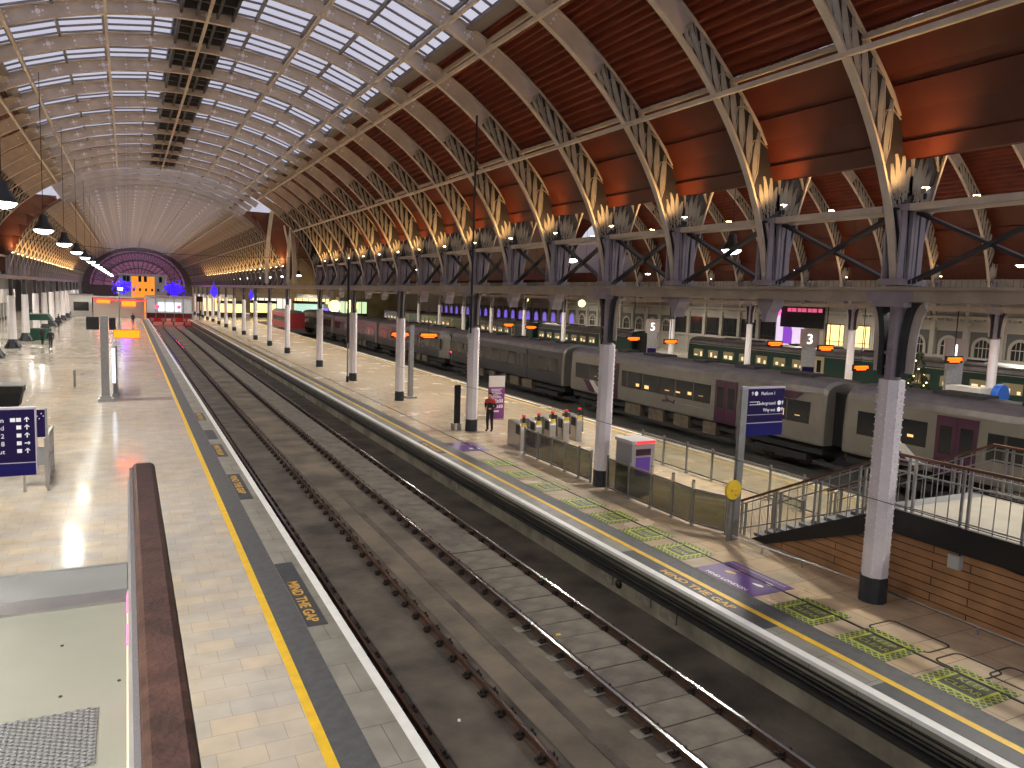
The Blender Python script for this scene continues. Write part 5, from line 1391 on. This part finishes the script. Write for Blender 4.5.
# ------------------------------------------------------------------ people
def person(loc, rz, lab, cols, pose='stand', h=1.74):
    t = thing('person', lab, 'person', loc, rz)
    s = h/1.74
    V_ = [(0,0,.95),(0,0,1.15),(0,-.01,1.36),(0,0,1.48),(0,.02,1.57),(0,.03,1.68)]
    R_ = [.14,.13,.15,.062,.095,.085]
    E_ = [(0,1),(1,2),(2,3),(3,4),(4,5)]
    sp = .10; st = .14 if pose == 'walk' else .02
    def limb(pts, rad, root):
        prev = root
        for p, r in zip(pts, rad):
            V_.append(p); R_.append(r); E_.append((prev, len(V_)-1)); prev = len(V_)-1
    for sd in (-1, 1):
        dy = sd*st
        limb([(sd*sp,0,.88),(sd*sp,dy*.6+.02,.50),(sd*sp,dy-.02,.10),(sd*(sp+.02),dy+.12,.045)], [.10,.07,.05,.045], 0)
        if pose == 'front': arm = [(sd*.20,0,1.40),(sd*.25,-.02,1.12),(sd*.12,.20,1.05),(sd*.05,.26,1.06)]
        elif pose == 'walk': arm = [(sd*.20,0,1.40),(sd*.24,-sd*.08,1.13),(sd*.23,-sd*.10+.1,.90),(sd*.22,-sd*.08+.14,.80)]
        else: arm = [(sd*.20,0,1.40),(sd*.24,-.02,1.12),(sd*.22,.06,.88),(sd*.21,.08,.80)]
        limb(arm, [.075,.055,.042,.04], 2)
    me = bpy.data.meshes.new('body'); me.from_pydata([tuple(c*s for c in v) for v in V_], E_, [])
    o = bpy.data.objects.new('body', me); C.objects.link(o); 
    sk = o.modifiers.new('skin', 'SKIN')
    for i, sv in enumerate(me.skin_vertices[0].data): sv.radius = (R_[i]*s*(1.15 if i in (0,1,2) else 1), R_[i]*s*(.8 if i in (0,1,2) else 1)); sv.use_root = (i == 0)
    o.modifiers.new('sub', 'SUBSURF').levels = 2; o.modifiers['sub'].render_levels = 2
    dg = bpy.context.evaluated_depsgraph_get(); m2 = bpy.data.meshes.new_from_object(o.evaluated_get(dg)); bpy.data.objects.remove(o)
    m2.materials.clear()
    mats = [M_skin, cols[0], cols[1], cols[2], M_clothblack]   # skin, jacket, shoulders, trousers, shoes
    for m in mats: m2.materials.append(m)
    for p in m2.polygons:
        c = p.center; z = c.z/s; x = abs(c.x/s)
        p.use_smooth = True
        if z > 1.50: k = 0
        elif z < .09: k = 4
        elif z < .90 and x < .19: k = 3
        elif z > 1.28: k = 2
        elif z < .86 and x > .17: k = 0
        else: k = 1
        if pose == 'front' and c.y/s > .2 and 1.0 < z < 1.15: k = 0
        p.material_index = k
    b = obj('body', m2, t)
    hd = MB().sphere((0,.0*s,1.655*s), .102*s, 12, 8, 1.12)
    hd.v = [(x, y if y < .03*s else .03*s, z) for x, y, z in hd.v]
    hd.build('hair', M_hair, t, True)
    fc = MB().lathe([(.012,0),(.018,.02),(.006,.05)], 8, (0,.125*s,1.60*s)); fc.build('nose', M_skin, t, True)
    return t
person((14.22, 29.95, 0), 2.2, 'person in a black jacket with red shoulders standing by the white column and purple banner', (M_clothblack, M_clothred, M_clothblack), 'front')
person((-6.1, 78.4, 0), .3, 'person in dark clothes walking across the concourse near the black-footed columns', (M_clothblack, M_clothnavy, M_clothblack), 'walk')
person((-7.2, 84.0, 0), 1.0, 'person in black standing beside the dark green stall', (M_clothblack, M_clothblack, M_clothblack))
person((.75, 126.5, 0), .0, 'person walking away along the platform past the amber departure board', (M_clothblack, M_clothblack, M_clothnavy), 'walk')
person((-10.2, 88, 0), 1.4, 'person in a red jacket beside the column at the picture edge', (M_clothred, M_clothred, M_clothnavy))
person((-8.2, 118, 0), 2.0, 'person in dark clothes near the far black-footed columns', (M_clothnavy, M_clothblack, M_clothblack))

# overhead thin wires
tag(MB().tube([(13.2,-5,2.05),(13.2,9.6,2.17),(13.2,20,2.15),(13.2,30.4,2.0),(13.2,40,2.0)], .009, 5).build('thin_wire', M_cable), 'thin black wire strung along the island columns at about head height', 'wire')
def span_wire(a, b, sag, lab):
    P = [Vector(a).lerp(Vector(b), i/16)+Vector((0,0,-sag*4*(i/16)*(1-i/16))) for i in range(17)]
    tag(MB().tube(P, .016, 5).build('span_wire', M_cable), lab, 'wire')
span_wire((-8.5,62,9.0),(13.2,62,8.6),.5,'thin black wire slung across the vault before the transept gap')
span_wire((-8.5,110,9.0),(13.2,110,8.6),.5,'thin black wire slung across the vault near the far end')

# ------------------------------------------------------------------ world and view
w = bpy.data.worlds.new('World'); SC.world = w; w.use_nodes = True
N = w.node_tree.nodes; L = w.node_tree.links; bg = N['Background']
tc = N.new('ShaderNodeTexCoord'); nz = N.new('ShaderNodeTexNoise'); nz.inputs['Scale'].default_value = 2.0; nz.inputs['Detail'].default_value = 4
rp = N.new('ShaderNodeValToRGB'); rp.color_ramp.elements[0].position = .3; rp.color_ramp.elements[1].position = .7
rp.color_ramp.elements[0].color = (.62,.62,.74,1); rp.color_ramp.elements[1].color = (.82,.81,.90,1)
L.new(tc.outputs['Generated'], nz.inputs['Vector']); L.new(nz.outputs['Fac'], rp.inputs['Fac']); L.new(rp.outputs['Color'], bg.inputs['Color'])
bg.inputs['Strength'].default_value = .80
vs = SC.view_settings; vs.view_transform = 'Standard'; vs.look = 'None'; vs.gamma = 1; vs.exposure = 0.25; vs.use_curve_mapping = False
SC.cycles.max_bounces = 6; SC.cycles.transparent_max_bounces = 12; SC.cycles.sample_clamp_indirect = 6
